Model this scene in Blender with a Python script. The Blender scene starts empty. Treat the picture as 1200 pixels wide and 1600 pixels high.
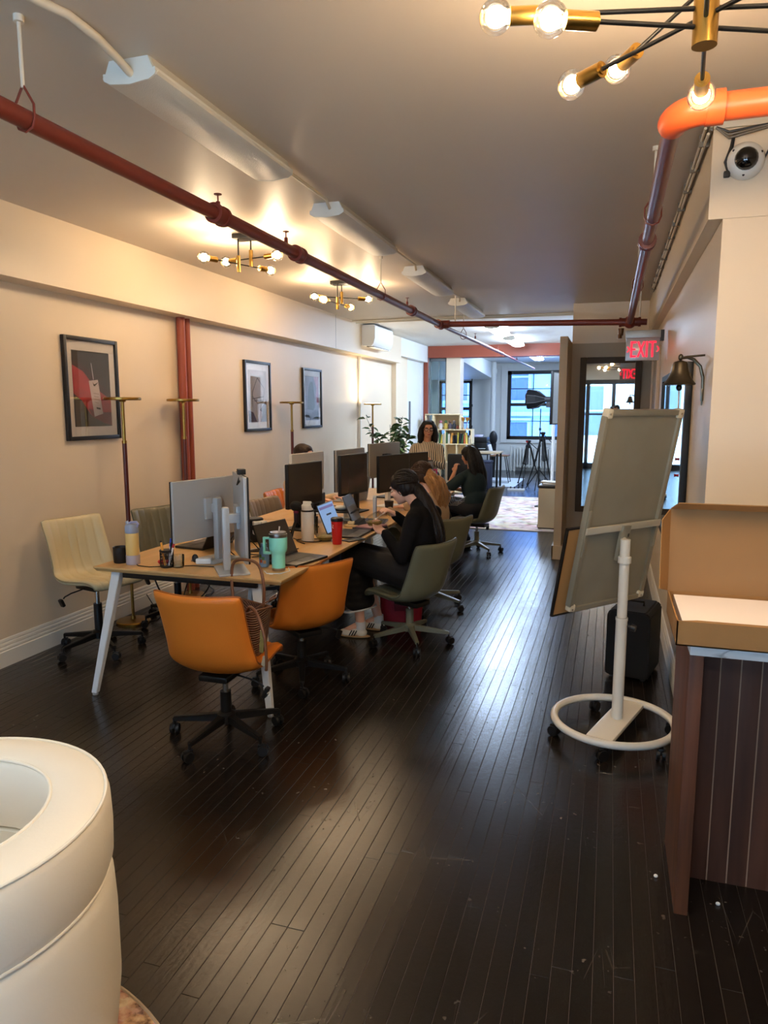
import bpy, bmesh, math, random
from mathutils import Vector, Matrix, Euler
scene = bpy.context.scene
col = scene.collection
PI = math.pi

# ------------------------------------------------------------------ camera, world, exposure
cam_d = bpy.data.cameras.new('camera')
cam = bpy.data.objects.new('camera', cam_d); col.objects.link(cam)
cam_d.sensor_fit = 'HORIZONTAL'; cam_d.sensor_width = 36.0; cam_d.lens = 1120 / 1200 * 36.0
cam_d.clip_start = 0.02; cam_d.clip_end = 200
cam.location = (0, 0, 1.6)
cam.rotation_euler = (math.radians(90 - 8.13), 0, math.radians(17.42))
scene.camera = cam

world = bpy.data.worlds.new('world'); scene.world = world; world.use_nodes = True
wb = world.node_tree.nodes['Background']
wb.inputs[0].default_value = (0.58, 0.79, 1.0, 1); wb.inputs[1].default_value = 9.0

vs = scene.view_settings
vs.view_transform = 'Standard'; vs.look = 'None'; vs.gamma = 1.0; vs.use_curve_mapping = False
vs.exposure = 0.90
BULB = 232.0       # emission strength of the filament cores
WARM = (1.0, 0.76, 0.50)

# ------------------------------------------------------------------ materials
def lin(c):
    return tuple(((v / 255) / 12.92 if v / 255 <= 0.04045 else ((v / 255 + 0.055) / 1.055) ** 2.4) for v in c)
MATS = {}
def M(name, rgb, rough=0.5, metal=0.0, var=0.0, vscale=6.0, bump=0.0, bscale=60.0, stretch=None, coat=0.0, emit=None, estr=0.0,
      trans=0.0, alpha=1.0, rvar=0.0, ior=1.45, rnd=0.0, sheen=0.0, spec=0.5):
    if name in MATS: return MATS[name]
    m = bpy.data.materials.new(name); m.use_nodes = True
    nt = m.node_tree; b = nt.nodes['Principled BSDF']
    c = lin(rgb)
    b.inputs['Base Color'].default_value = (*c, 1)
    b.inputs['Roughness'].default_value = rough; b.inputs['Metallic'].default_value = metal
    b.inputs['Coat Weight'].default_value = coat; b.inputs['Coat Roughness'].default_value = 0.12
    b.inputs['Transmission Weight'].default_value = trans; b.inputs['Alpha'].default_value = alpha
    b.inputs['IOR'].default_value = ior; b.inputs['Sheen Weight'].default_value = sheen
    b.inputs['Specular IOR Level'].default_value = spec
    if emit:
        b.inputs['Emission Color'].default_value = (*lin(emit), 1); b.inputs['Emission Strength'].default_value = estr
    N = nt.nodes.new; L = nt.links.new
    if var or bump or rvar:
        tc = N('ShaderNodeTexCoord'); mp = N('ShaderNodeMapping'); L(tc.outputs['Object'], mp.inputs['Vector'])
        if stretch: mp.inputs['Scale'].default_value = stretch
    if var or rnd:
        hv = N('ShaderNodeHueSaturation'); hv.inputs['Color'].default_value = (*c, 1)
        if var:
            nz = N('ShaderNodeTexNoise'); nz.inputs['Scale'].default_value = vscale; nz.inputs['Detail'].default_value = 5
            L(mp.outputs[0], nz.inputs['Vector'])
            mr = N('ShaderNodeMapRange'); mr.inputs['From Min'].default_value = .25; mr.inputs['From Max'].default_value = .75
            mr.inputs['To Min'].default_value = 1 - var; mr.inputs['To Max'].default_value = 1 + var
            L(nz.outputs['Fac'], mr.inputs['Value']); val = mr.outputs[0]
        if rnd:
            oi = N('ShaderNodeObjectInfo'); m2 = N('ShaderNodeMapRange')
            m2.inputs['To Min'].default_value = 1 - rnd; m2.inputs['To Max'].default_value = 1 + rnd
            L(oi.outputs['Random'], m2.inputs['Value'])
            if var:
                mu = N('ShaderNodeMath'); mu.operation = 'MULTIPLY'; L(val, mu.inputs[0]); L(m2.outputs[0], mu.inputs[1]); val = mu.outputs[0]
            else: val = m2.outputs[0]
        L(val, hv.inputs['Value']); L(hv.outputs[0], b.inputs['Base Color'])
    if rvar:
        nr = N('ShaderNodeTexNoise'); nr.inputs['Scale'].default_value = vscale * 1.7; nr.inputs['Detail'].default_value = 4
        L(mp.outputs[0], nr.inputs['Vector'])
        mr = N('ShaderNodeMapRange'); mr.inputs['From Min'].default_value = .3; mr.inputs['From Max'].default_value = .7
        mr.inputs['To Min'].default_value = max(.02, rough - rvar); mr.inputs['To Max'].default_value = min(1, rough + rvar)
        L(nr.outputs['Fac'], mr.inputs['Value']); L(mr.outputs[0], b.inputs['Roughness'])
    if bump:
        nb = N('ShaderNodeTexNoise'); nb.inputs['Scale'].default_value = bscale; nb.inputs['Detail'].default_value = 4
        L(mp.outputs[0], nb.inputs['Vector'])
        bp = N('ShaderNodeBump'); bp.inputs['Strength'].default_value = bump; bp.inputs['Distance'].default_value = .01
        L(nb.outputs['Fac'], bp.inputs['Height']); L(bp.outputs[0], b.inputs['Normal'])
    MATS[name] = m
    return m

def clear_glass(name, tint=(1, 1, 1), refl=1.0, opac=0.0, rough=0.02):
    """thin pane: lets light straight through, mirrors at grazing angles"""
    if name in MATS: return MATS[name]
    m = bpy.data.materials.new(name); m.use_nodes = True; nt = m.node_tree; nt.nodes.clear()
    N = nt.nodes.new; L = nt.links.new
    o = N('ShaderNodeOutputMaterial'); t = N('ShaderNodeBsdfTransparent'); t.inputs[0].default_value = (*tint, 1)
    g = N('ShaderNodeBsdfGlossy'); g.inputs['Roughness'].default_value = rough
    fr = N('ShaderNodeFresnel'); fr.inputs[0].default_value = 1.45
    ml = N('ShaderNodeMath'); ml.operation = 'MULTIPLY_ADD'; ml.inputs[1].default_value = refl; ml.inputs[2].default_value = opac; ml.use_clamp = True
    L(fr.outputs[0], ml.inputs[0])
    mx = N('ShaderNodeMixShader'); L(ml.outputs[0], mx.inputs[0]); L(t.outputs[0], mx.inputs[1]); L(g.outputs[0], mx.inputs[2])
    L(mx.outputs[0], o.inputs[0]); MATS[name] = m
    return m

def emitter(name, rgb, strength):
    if name in MATS: return MATS[name]
    m = bpy.data.materials.new(name); m.use_nodes = True; nt = m.node_tree; nt.nodes.clear()
    o = nt.nodes.new('ShaderNodeOutputMaterial'); e = nt.nodes.new('ShaderNodeEmission')
    e.inputs[0].default_value = (*rgb, 1); e.inputs[1].default_value = strength
    nt.links.new(e.outputs[0], o.inputs[0]); MATS[name] = m
    return m

# ------------------------------------------------------------------ mesh builder
class MB:
    def __init__(self): self.bm = bmesh.new(); self.X = Matrix.Identity(4)
    def at(self, loc=(0, 0, 0), rot=(0, 0, 0)):
        self.X = Matrix.Translation(loc) @ Euler(rot).to_matrix().to_4x4(); return self
    def raw(self, verts, faces):
        vs_ = [self.bm.verts.new(self.X @ Vector(v)) for v in verts]
        for f in faces:
            try: self.bm.faces.new([vs_[i] for i in f])
            except ValueError: pass
        return self
    def box(self, c, s, bev=0.0, seg=2, rot=None):
        b = bmesh.new(); bmesh.ops.create_cube(b, size=1)
        for v in b.verts: v.co = Vector((v.co.x * s[0], v.co.y * s[1], v.co.z * s[2]))
        if bev: bmesh.ops.bevel(b, geom=list(b.edges), offset=min(bev, min(s) * .49), segments=seg, affect='EDGES', profile=.6)
        R = Euler(rot).to_matrix().to_4x4() if rot else Matrix.Identity(4)
        self._merge(b, Matrix.Translation(c) @ R); return self
    def bb(self, x0, x1, y0, y1, z0, z1, bev=0.0):
        return self.box(((x0 + x1) / 2, (y0 + y1) / 2, (z0 + z1) / 2), (abs(x1 - x0), abs(y1 - y0), abs(z1 - z0)), bev)
    def _merge(self, b, T):
        mp = {v: self.bm.verts.new(self.X @ (T @ v.co)) for v in b.verts}
        for f in b.faces:
            try: self.bm.faces.new([mp[v] for v in f.verts])
            except ValueError: pass
        b.free()
    def cyl(self, p0, p1, r0, r1=None, n=16, cap=True):
        r1 = r0 if r1 is None else r1
        p0, p1 = Vector(p0), Vector(p1); d = (p1 - p0)
        q = d.to_track_quat('Z', 'Y') if d.length > 1e-9 else Euler((0, 0, 0)).to_quaternion()
        v = []
        for p, r in ((p0, r0), (p1, r1)):
            for i in range(n):
                a = 2 * PI * i / n; v.append(p + q @ Vector((r * math.cos(a), r * math.sin(a), 0)))
        f = [(i, (i + 1) % n, n + (i + 1) % n, n + i) for i in range(n)]
        if cap: f += [tuple(range(n))[::-1], tuple(range(n, 2 * n))]
        return self.raw(v, f)
    def tube(self, pts, r, n=8, closed=False, caps=True):
        pts = [Vector(p) for p in pts]; k = len(pts); rs = r if isinstance(r, (list, tuple)) else [r] * k
        v = []; up = None
        for i, p in enumerate(pts):
            a = pts[i - 1] if (i > 0 or closed) else p; c = pts[(i + 1) % k] if (i < k - 1 or closed) else p
            t = (c - a).normalized()
            if up is None:
                up = t.orthogonal().normalized()
            else:
                up = (up - t * up.dot(t)); up = up.normalized() if up.length > 1e-6 else t.orthogonal().normalized()
            w = t.cross(up)
            for j in range(n):
                an = 2 * PI * j / n; v.append(p + rs[i] * (math.cos(an) * up + math.sin(an) * w))
        f = []
        for i in range(k if closed else k - 1):
            i2 = (i + 1) % k
            for j in range(n): f.append((i * n + j, i * n + (j + 1) % n, i2 * n + (j + 1) % n, i2 * n + j))
        if caps and not closed: f += [tuple(range(n))[::-1], tuple((k - 1) * n + j for j in range(n))]
        return self.raw(v, f)
    def lathe(self, prof, n=24, c=(0, 0, 0), sx=1.0, sy=1.0):
        v = []; f = []; k = len(prof)
        for r, z in prof:
            for j in range(n):
                a = 2 * PI * j / n; v.append((c[0] + sx * r * math.cos(a), c[1] + sy * r * math.sin(a), c[2] + z))
        for i in range(k - 1):
            for j in range(n): f.append((i * n + j, i * n + (j + 1) % n, (i + 1) * n + (j + 1) % n, (i + 1) * n + j))
        if prof[0][0] > 1e-6: f.append(tuple(range(n))[::-1])
        if prof[-1][0] > 1e-6: f.append(tuple((k - 1) * n + j for j in range(n)))
        self.raw(v, f); bmesh.ops.remove_doubles(self.bm, verts=self.bm.verts, dist=1e-6) if (prof[0][0] <= 1e-6 or prof[-1][0] <= 1e-6) else None
        return self
    def ell(self, c, r, n=16, m=10, rot=None):
        R = Euler(rot).to_matrix() if rot else Matrix.Identity(3); c = Vector(c)
        if not hasattr(r, '__len__'): r = (r, r, r)
        v = [c + R @ Vector((0, 0, -r[2]))]; f = []
        for i in range(1, m):
            p = -PI / 2 + PI * i / m
            for j in range(n):
                a = 2 * PI * j / n
                v.append(c + R @ Vector((r[0] * math.cos(p) * math.cos(a), r[1] * math.cos(p) * math.sin(a), r[2] * math.sin(p))))
        v.append(c + R @ Vector((0, 0, r[2]))); top = len(v) - 1
        for j in range(n):
            f.append((0, 1 + (j + 1) % n, 1 + j)); f.append((top, top - n + j, top - n + (j + 1) % n))
        for i in range(m - 2):
            for j in range(n):
                a = 1 + i * n + j; b_ = 1 + i * n + (j + 1) % n; f.append((a, b_, b_ + n, a + n))
        return self.raw(v, f)
    def cap(self, p0, r0, p1, r1, n=14):
        """closed tapered limb segment with round ends"""
        self.ell(p0, r0, n, 8); self.ell(p1, r1, n, 8); return self.cyl(p0, p1, r0, r1, n)
    def extrude(self, poly, axis, a, b):
        """prism of a 2-D polygon; axis = direction of extrusion"""
        def P(u, w, t): return {'x': (t, u, w), 'y': (u, t, w), 'z': (u, w, t)}[axis]
        k = len(poly); v = [P(u, w, a) for u, w in poly] + [P(u, w, b) for u, w in poly]
        f = [tuple(range(k))[::-1], tuple(range(k, 2 * k))] + [(i, (i + 1) % k, k + (i + 1) % k, k + i) for i in range(k)]
        return self.raw(v, f)
    def mesh(self, name, mat, smooth=True, angle=38):
        bmesh.ops.recalc_face_normals(self.bm, faces=self.bm.faces)
        me = bpy.data.meshes.new(name); self.bm.to_mesh(me); self.bm.free()
        if mat: me.materials.append(mat)
        if smooth:
            me.shade_smooth(); me.set_sharp_from_angle(angle=math.radians(angle))
        return me
    def build(self, name, mat, parent=None, smooth=True, angle=38, **tg):
        o = bpy.data.objects.new(name, self.mesh(name, mat, smooth, angle)); col.objects.link(o)
        if parent is not None: o.parent = parent
        if tg: tag(o, **tg)
        return o

def tag(o, label=None, cat=None, group=None, kind=None):
    if label: o['label'] = label
    if cat: o['category'] = cat
    if group: o['group'] = group
    if kind: o['kind'] = kind
    return o
def thing(name, label, cat, loc=(0, 0, 0), rz=0.0, group=None):
    o = bpy.data.objects.new(name, None); col.objects.link(o); o.empty_display_size = .1
    o.location = loc; o.rotation_euler = (0, 0, rz)
    return tag(o, label, cat, group)
def struct(mb, name, mat, parent=None, label=None, smooth=False, **k):
    o = mb.build(name, mat, parent, smooth=smooth, **k)
    if parent is None: o['kind'] = 'structure'
    if label: o['label'] = label
    return o
def copy_tree(o, parent=None):
    c = o.copy(); col.objects.link(c); c.parent = parent
    for ch in list(o.children): copy_tree(ch, c)
    return c
def one(mb, name, mat, label, cat, group=None, smooth=True, angle=38):
    return tag(mb.build(name, mat, None, smooth, angle), label, cat, group)

# common materials
wallp = M('wall_paint', (225, 206, 178), .42, bump=.06, bscale=9, var=.025, vscale=1.2)
wallw = M('far_wall_paint', (226, 226, 222), .5, bump=.04, bscale=10, var=.02, vscale=1.5)
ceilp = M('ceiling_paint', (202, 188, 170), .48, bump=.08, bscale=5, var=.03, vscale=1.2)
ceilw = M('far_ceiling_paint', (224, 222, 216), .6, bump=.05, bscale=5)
trimw = M('trim_white', (232, 226, 212), .35)
terra = M('terracotta_paint', (146, 70, 48), .5, var=.04)
taupe = M('taupe_paint', (178, 160, 132), .5, bump=.04, bscale=12, var=.02)
blackm = M('black_metal', (22, 22, 23), .42, metal=.3)
blackp = M('black_plastic', (18, 18, 19), .45)
brass = M('brushed_brass', (168, 132, 66), .30, metal=1, var=.05, vscale=30)
white_m = M('white_metal', (222, 224, 224), .38)
chrome = M('chrome', (200, 200, 200), .15, metal=1)
mirrorm = M('mirror_glass', (235, 238, 238), .015, metal=1)
glass = clear_glass('window_glass', (.93, .97, 1.0), 1.0)

# ------------------------------------------------------------------ structure
CE = 2.80
XL = -3.58
rnd = random.Random(5)

def floor_mat(name, island):
    m = bpy.data.materials.new(name); m.use_nodes = True; nt = m.node_tree; b = nt.nodes['Principled BSDF']
    N = nt.nodes.new; L = nt.links.new
    geo = N('ShaderNodeNewGeometry'); oi = N('ShaderNodeObjectInfo')
    rv = geo.outputs['Random Per Island'] if island else oi.outputs['Random']
    pos = geo.outputs['Position']
    # grain
    mp = N('ShaderNodeMapping'); mp.inputs['Scale'].default_value = (60, 3.0, 1); L(pos, mp.inputs['Vector'])
    gr = N('ShaderNodeTexNoise'); gr.inputs['Scale'].default_value = 1.0; gr.inputs['Detail'].default_value = 4; L(mp.outputs[0], gr.inputs['Vector'])
    blot = N('ShaderNodeTexNoise'); blot.inputs['Scale'].default_value = 2.4; blot.inputs['Detail'].default_value = 5; L(pos, blot.inputs['Vector'])
    ramp = N('ShaderNodeMix'); ramp.data_type = 'RGBA'
    ramp.inputs['A'].default_value = (.0062, .0047, .0039, 1); ramp.inputs['B'].default_value = (.0150, .0112, .0090, 1)
    ad = N('ShaderNodeMath'); ad.operation = 'MULTIPLY_ADD'; ad.inputs[1].default_value = .55; L(rv, ad.inputs[0])
    mg = N('ShaderNodeMath'); mg.operation = 'MULTIPLY_ADD'; mg.inputs[1].default_value = .5; mg.inputs[2].default_value = -.05; L(gr.outputs['Fac'], mg.inputs[0]); L(mg.outputs[0], ad.inputs[2])
    L(ad.outputs[0], ramp.inputs['Factor'])
    # worn specks of bare pale wood and paint
    sp = N('ShaderNodeTexNoise'); sp.inputs['Scale'].default_value = 38; sp.inputs['Detail'].default_value = 3; L(pos, sp.inputs['Vector'])
    st = N('ShaderNodeMapRange'); st.inputs['From Min'].default_value = .665; st.inputs['From Max'].default_value = .72; L(sp.outputs['Fac'], st.inputs['Value'])
    sm = N('ShaderNodeMath'); sm.operation = 'MULTIPLY'; L(st.outputs[0], sm.inputs[0])
    bm2 = N('ShaderNodeMapRange'); bm2.inputs['From Min'].default_value = .5; bm2.inputs['From Max'].default_value = .62; L(blot.outputs['Fac'], bm2.inputs['Value']); L(bm2.outputs[0], sm.inputs[1])
    mix2 = N('ShaderNodeMix'); mix2.data_type = 'RGBA'; L(sm.outputs[0], mix2.inputs['Factor']); L(ramp.outputs['Result'], mix2.inputs['A']); mix2.inputs['B'].default_value = (.16, .13, .10, 1)
    # long thin scratches
    mp3 = N('ShaderNodeMapping'); mp3.inputs['Scale'].default_value = (9, 1.1, 1); mp3.inputs['Rotation'].default_value = (0, 0, .5); L(pos, mp3.inputs['Vector'])
    vo = N('ShaderNodeTexVoronoi'); vo.feature = 'DISTANCE_TO_EDGE'; vo.inputs['Scale'].default_value = .7; L(mp3.outputs[0], vo.inputs['Vector'])
    sc = N('ShaderNodeMapRange'); sc.inputs['From Min'].default_value = .0; sc.inputs['From Max'].default_value = .005; sc.inputs['To Min'].default_value = .35; sc.inputs['To Max'].default_value = 0
    L(vo.outputs['Distance'], sc.inputs['Value'])
    s2 = N('ShaderNodeMath'); s2.operation = 'MULTIPLY'; L(sc.outputs[0], s2.inputs[0]); L(bm2.outputs[0], s2.inputs[1])
    mix3 = N('ShaderNodeMix'); mix3.data_type = 'RGBA'; L(s2.outputs[0], mix3.inputs['Factor']); L(mix2.outputs['Result'], mix3.inputs['A']); mix3.inputs['B'].default_value = (.14, .115, .09, 1)
    L(mix3.outputs['Result'], b.inputs['Base Color'])
    rr = N('ShaderNodeMapRange'); rr.inputs['From Min'].default_value = .3; rr.inputs['From Max'].default_value = .7; rr.inputs['To Min'].default_value = .18; rr.inputs['To Max'].default_value = .25
    L(blot.outputs['Fac'], rr.inputs['Value']); L(rr.outputs[0], b.inputs['Roughness'])
    b.inputs['Specular IOR Level'].default_value = .5
    # lacquer ripples
    bn = N('ShaderNodeTexNoise'); bn.inputs['Scale'].default_value = 34; bn.inputs['Detail'].default_value = 8; bn.inputs['Roughness'].default_value = .65; L(pos, bn.inputs['Vector'])
    bp = N('ShaderNodeBump'); bp.inputs['Strength'].default_value = .16; bp.inputs['Distance'].default_value = .006; L(bn.outputs['Fac'], bp.inputs['Height'])
    bp2 = N('ShaderNodeBump'); bp2.inputs['Strength'].default_value = .12; bp2.inputs['Distance'].default_value = .004; L(gr.outputs['Fac'], bp2.inputs['Height']); L(bp.outputs[0], bp2.inputs['Normal'])
    L(bp2.outputs[0], b.inputs['Normal'])
    return m
fl_one, fl_all = floor_mat('dark_stained_plank', False), floor_mat('dark_stained_planks', True)
subfloor = M('dusty_joint', (84, 76, 68), .9)
fl = struct(MB().bb(-4.8, 3.1, -3.3, 19.3, -.10, -.0016), 'floor', subfloor, label='dark stained narrow strip plank floor')
PW = .0571
def plank_geo(l, w=PW):
    g = .0006; c = .0010; h = .022
    x0, x1 = g, w - g; y0, y1 = g, l - g
    v = [(x0, y0, -h), (x1, y0, -h), (x1, y1, -h), (x0, y1, -h), (x0, y0, -c), (x1, y0, -c), (x1, y1, -c), (x0, y1, -c),
         (x0 + c, y0 + c, 0), (x1 - c, y0 + c, 0), (x1 - c, y1 - c, 0), (x0 + c, y1 - c, 0)]
    f = [(8, 9, 10, 11)] + [(i, (i + 1) % 4, 4 + (i + 1) % 4, 4 + i) for i in range(4)] + [(4 + i, 4 + (i + 1) % 4, 8 + (i + 1) % 4, 8 + i) for i in range(4)]
    return v, f
LENS = (.9, 1.3, 1.7, 2.2)
pm = []
for l in LENS:
    b = MB(); b.raw(*plank_geo(l)); pm.append(b.mesh('plank', fl_one, smooth=False))
spots = []
x = -3.58
while x < 3.0:
    y = -3.2 - rnd.random() * 2
    while y < 19.2:
        k = rnd.choice((0, 1, 1, 2, 2, 3)); l = LENS[k]
        if y + l > -3.2: spots.append((x, y, k))
        y += l
    x += PW
xx = -4.75
while xx < -3.64:
    y = 13.6 - rnd.random()
    while y < 19.2: spots.append((xx, y, 3)); y += LENS[3]
    xx += PW
def plank_key(s):
    cx, cy = s[0] + PW / 2, s[1] + LENS[s[2]] / 2
    ca, sa = math.cos(math.radians(17.42)), math.sin(math.radians(17.42))
    d = -sa * cx + ca * cy; r = ca * cx + sa * cy
    if d < .9 or abs(r) > d * .56 + .25 or cx > .42 and cy > 3.2: return 1e6 + d
    return d
spots.sort(key=plank_key)
far = MB()
for i, (x, y, k) in enumerate(spots):
    tz, tr = rnd.uniform(-.0004, .0002), rnd.uniform(-.006, .006)
    if i < 300:
        o = bpy.data.objects.new('plank', pm[k]); col.objects.link(o); o.parent = fl
        o.location = (x, y, tz); o.rotation_euler = (rnd.uniform(-.0004, .0004), tr, 0)
    else:
        far.at((x, y, tz), (0, tr, 0)); far.raw(*plank_geo(LENS[k]))
far.X = Matrix.Identity(4)
o = far.build('plank_strips', fl_all, fl, smooth=False); o['kind'] = 'stuff'

# ceiling: warm grey over the office, whiter beyond the conduits
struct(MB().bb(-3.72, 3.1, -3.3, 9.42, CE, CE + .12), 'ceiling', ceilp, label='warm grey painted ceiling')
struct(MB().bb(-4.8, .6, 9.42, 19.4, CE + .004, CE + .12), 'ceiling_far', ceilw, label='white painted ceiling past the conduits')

# left wall, soffit, baseboard
struct(MB().bb(XL - .14, XL, -3.3, 14.0, -.1, CE), 'wall_left', wallp, label='cream painted long left wall')
struct(MB().bb(XL, -3.41, -3.3, 11.84, 2.377, CE), 'trim_1', wallp, label='cream soffit box along the left wall')
bp_prof = [(XL, 0), (XL + .022, 0), (XL + .022, .098), (XL + .017, .103), (XL + .019, .112), (XL + .017, .122), (XL + .012, .126), (XL + .014, .135), (XL + .012, .146), (XL + .007, .150), (XL + .009, .160), (XL + .006, .172), (XL, .175)]
mb = MB(); mb.extrude(bp_prof, 'y', -3.2, 11.9); struct(mb, 'baseboard_left', trimw)
mb = MB(); mb.bb(-3.412, -3.409, 8.80, 8.806, 2.38, CE - .002); struct(mb, 'trim_2', M('shadow_gap', (120, 106, 88), .8), label='fine joint line in the soffit face')
# far left: pilaster, white door, terracotta post, glazed screen, column
struct(MB().bb(XL, -3.50, 11.84, 12.55, 0, CE), 'trim_3', wallp, label='cream pilaster past the soffit')
d1 = struct(MB().bb(XL, -3.52, 12.62, 13.55, 0, 2.5, .006), 'door_1', wallw, label='white door beside the terracotta post')
MB().bb(-3.52, -3.49, 12.72, 12.76, 1.15, 1.75, .004).build('door_handle', M('grey_pull', (110, 112, 116), .4), d1)
struct(MB().bb(XL, -3.41, 11.84, 13.68, 2.5, CE), 'trim_4', wallw, label='white header over the far door')
struct(MB().bb(-3.50, -3.42, 13.72, 13.80, 0, 2.6), 'trim_5', terra, label='slim terracotta post')
w3 = struct(MB().bb(-3.42, -3.39, 13.86, 13.92, 0, 2.58).bb(-3.10, -3.07, 13.86, 13.92, 0, 2.58).bb(-3.42, -3.07, 13.86, 13.92, 2.53, 2.58).bb(-3.42, -3.07, 13.86, 13.92, 0, .1).bb(-3.24, -3.228, 13.87, 13.91, .1, 2.53),
            'window_3', M('grey_frame', (128, 136, 136), .5), label='grey framed glass screen beside the column')
gs = clear_glass('screen_glass', (.80, .90, .86), 1.2)
MB().bb(-3.39, -3.24, 13.885, 13.893, .1, 2.53).build('pane', gs, w3, smooth=False); MB().bb(-3.228, -3.10, 13.885, 13.893, .1, 2.53).build('pane', gs, w3, smooth=False)
struct(MB().bb(-3.07, -2.79, 13.80, 14.12, 0, 2.6, .006), 'wall_column', wallp, label='square cream column behind the bookshelf')
struct(MB().bb(-3.41, -.45, 13.70, 14.02, 2.585, CE + .02), 'trim_6', terra, label='terracotta painted ceiling beam')

# far room
struct(MB().bb(-4.80, -4.66, 13.6, 19.3, -.1, CE + .1), 'wall_far_left', wallw)
struct(MB().bb(-4.8, -3.5, 13.55, 13.68, 0, CE), 'wall_far_return', wallw)
WX0, WX1, WZ0, WZ1 = -2.62, -.72, .82, 2.60
V0, V1, V2, V3 = -4.45, -3.58, .85, 2.36
mb = MB()
for a in ((-4.8, V0, 0, CE + .1), (V0, V1, 0, V2), (V0, V1, V3, CE + .1), (V1, WX0, 0, CE + .1), (WX0, WX1, 0, WZ0), (WX0, WX1, WZ1, CE + .1), (WX1, .2, 0, CE + .1)):
    mb.bb(a[0], a[1], 19.2, 19.45, a[2], a[3])
struct(mb, 'wall_back', wallw, label='white back wall with the big window')
def window(name, x0, x1, z0, z1, nx, nz, label, fw=.09):
    fm = M('window_black', (20, 21, 24), .4)
    w = struct(MB().bb(x0, x0 + fw, 19.2, 19.32, z0, z1).bb(x1 - fw, x1, 19.2, 19.32, z0, z1).bb(x0, x1, 19.2, 19.32, z0, z0 + fw).bb(x0, x1, 19.2, 19.32, z1 - fw, z1), name, fm, label=label)
    ix0, ix1, iz0, iz1 = x0 + fw, x1 - fw, z0 + fw, z1 - fw
    zm = (iz0 + iz1) / 2 + .02
    MB().bb(ix0, ix1, 19.2, 19.30, zm - .04, zm + .04).build('meeting_rail', fm, w, smooth=False)
    for (a, b) in ((iz0, zm - .04), (zm + .04, iz1)):
        for i in range(1, nx):
            xm = ix0 + (ix1 - ix0) * i / nx; MB().bb(xm - .011, xm + .011, 19.235, 19.27, a, b).build('glazing_bar', fm, w, smooth=False)
        zz = (a + b) / 2; MB().bb(ix0, ix1, 19.236, 19.269, zz - .011, zz + .011).build('glazing_bar', fm, w, smooth=False)
        for i in range(nx):
            for j in range(2):
                xa, xb = ix0 + (ix1 - ix0) * i / nx, ix0 + (ix1 - ix0) * (i + 1) / nx
                za, zb = (a, zz) if j == 0 else (zz, b)
                MB().bb(xa, xb, 19.25, 19.254, za, zb).build('pane', glass, w, smooth=False)
    return w
window('window_1', WX0, WX1, WZ0, WZ1, 3, 2, 'black framed sash window in the far wall')
window('window_2', V0, V1, V2, V3, 2, 2, 'narrow black framed window half hidden by the column', .06)
mb = MB()  # white casing round the big window
for a in ((WX0 - .16, WX0, WZ0 - .09, WZ1 + .16), (WX1, WX1 + .16, WZ0 - .09, WZ1 + .16), (WX0, WX1, WZ1, WZ1 + .16), (WX0, WX1, WZ0 - .09, WZ0)):
    mb.bb(a[0], a[1], 19.15, 19.21, a[2], a[3], .008)
struct(mb, 'trim_7', wallw, label='white casing round the far window')
struct(MB().cyl((-2.90, 18.6, 0), (-2.90, 18.6, CE), .065, n=20).cyl((-2.90, 18.6, 2.52), (-2.90, 18.6, 2.62), .085, n=20), 'trim_8', wallw, label='round white riser pipe by the far window', smooth=True)
struct(MB().extrude([(14.1, 2.62), (18.9, 2.38), (18.9, CE), (14.1, CE)], 'x', -4.66, -2.95), 'trim_9', wallw, label='sloping white duct box at the far ceiling')
struct(MB().bb(-4.66, -.45, 19.17, 19.2, 0, .16, .004), 'baseboard_back', wallw)
# right: near block with soffit, long right wall, alcove with mirror, fin
struct(MB().bb(.42, 3.1, 3.49, 8.85, -.1, CE), 'wall_right', wallp, label='cream right wall and its front corner')
struct(MB().bb(.362, 3.1, 3.484, 8.75, 2.405, CE), 'trim_10', wallp, label='cream soffit over the right wall')
mb = MB(); mb.extrude([(.42, 0), (.40, 0), (.40, .09), (.406, .105), (.404, .12), (.414, .14), (.42, .145)], 'y', 3.60, 7.2); struct(mb, 'baseboard_right', trimw)
struct(MB().bb(-.46, .42, 8.70, 8.85, -.1, 2.35), 'wall_alcove', taupe, label='taupe wall carrying the tall mirror')
struct(MB().bb(-.46, .42, 8.72, 8.86, 2.35, CE), 'trim_11', wallp, label='cream header above the taupe wall')
struct(MB().bb(-.535, -.455, 7.80, 8.86, -.1, 2.35, .003), 'wall_fin', taupe, label='narrow taupe fin wall')
mb = MB(); mb.bb(-.553, -.535, 7.78, 8.86, 0, .15, .003); mb.bb(-.553, -.437, 7.78, 7.80, 0, .15, .003); mb.bb(-.455, -.437, 7.8, 8.70, 0, .15, .003); struct(mb, 'baseboard_fin', taupe)
struct(MB().bb(-.45, -.30, 8.86, 19.3, -.1, CE + .1), 'wall_far_right', wallw)
mb = MB()
for y0, y1 in ((7.28, 7.38), (8.22, 8.32)): mb.bb(.392, .42, y0, y1, 0, 2.1, .004)
mb.bb(.392, .42, 7.28, 8.32, 2.1, 2.2, .004); struct(mb, 'trim_12', wallp, label='door casing on the right wall by the mirror')
d2 = struct(MB().bb(.408, .425, 7.38, 8.22, 0, 2.1), 'door_2', taupe, label='taupe door in the right wall'); MB().ell((.385, 7.46, 1.0), .025).build('door_knob', chrome, d2)

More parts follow.
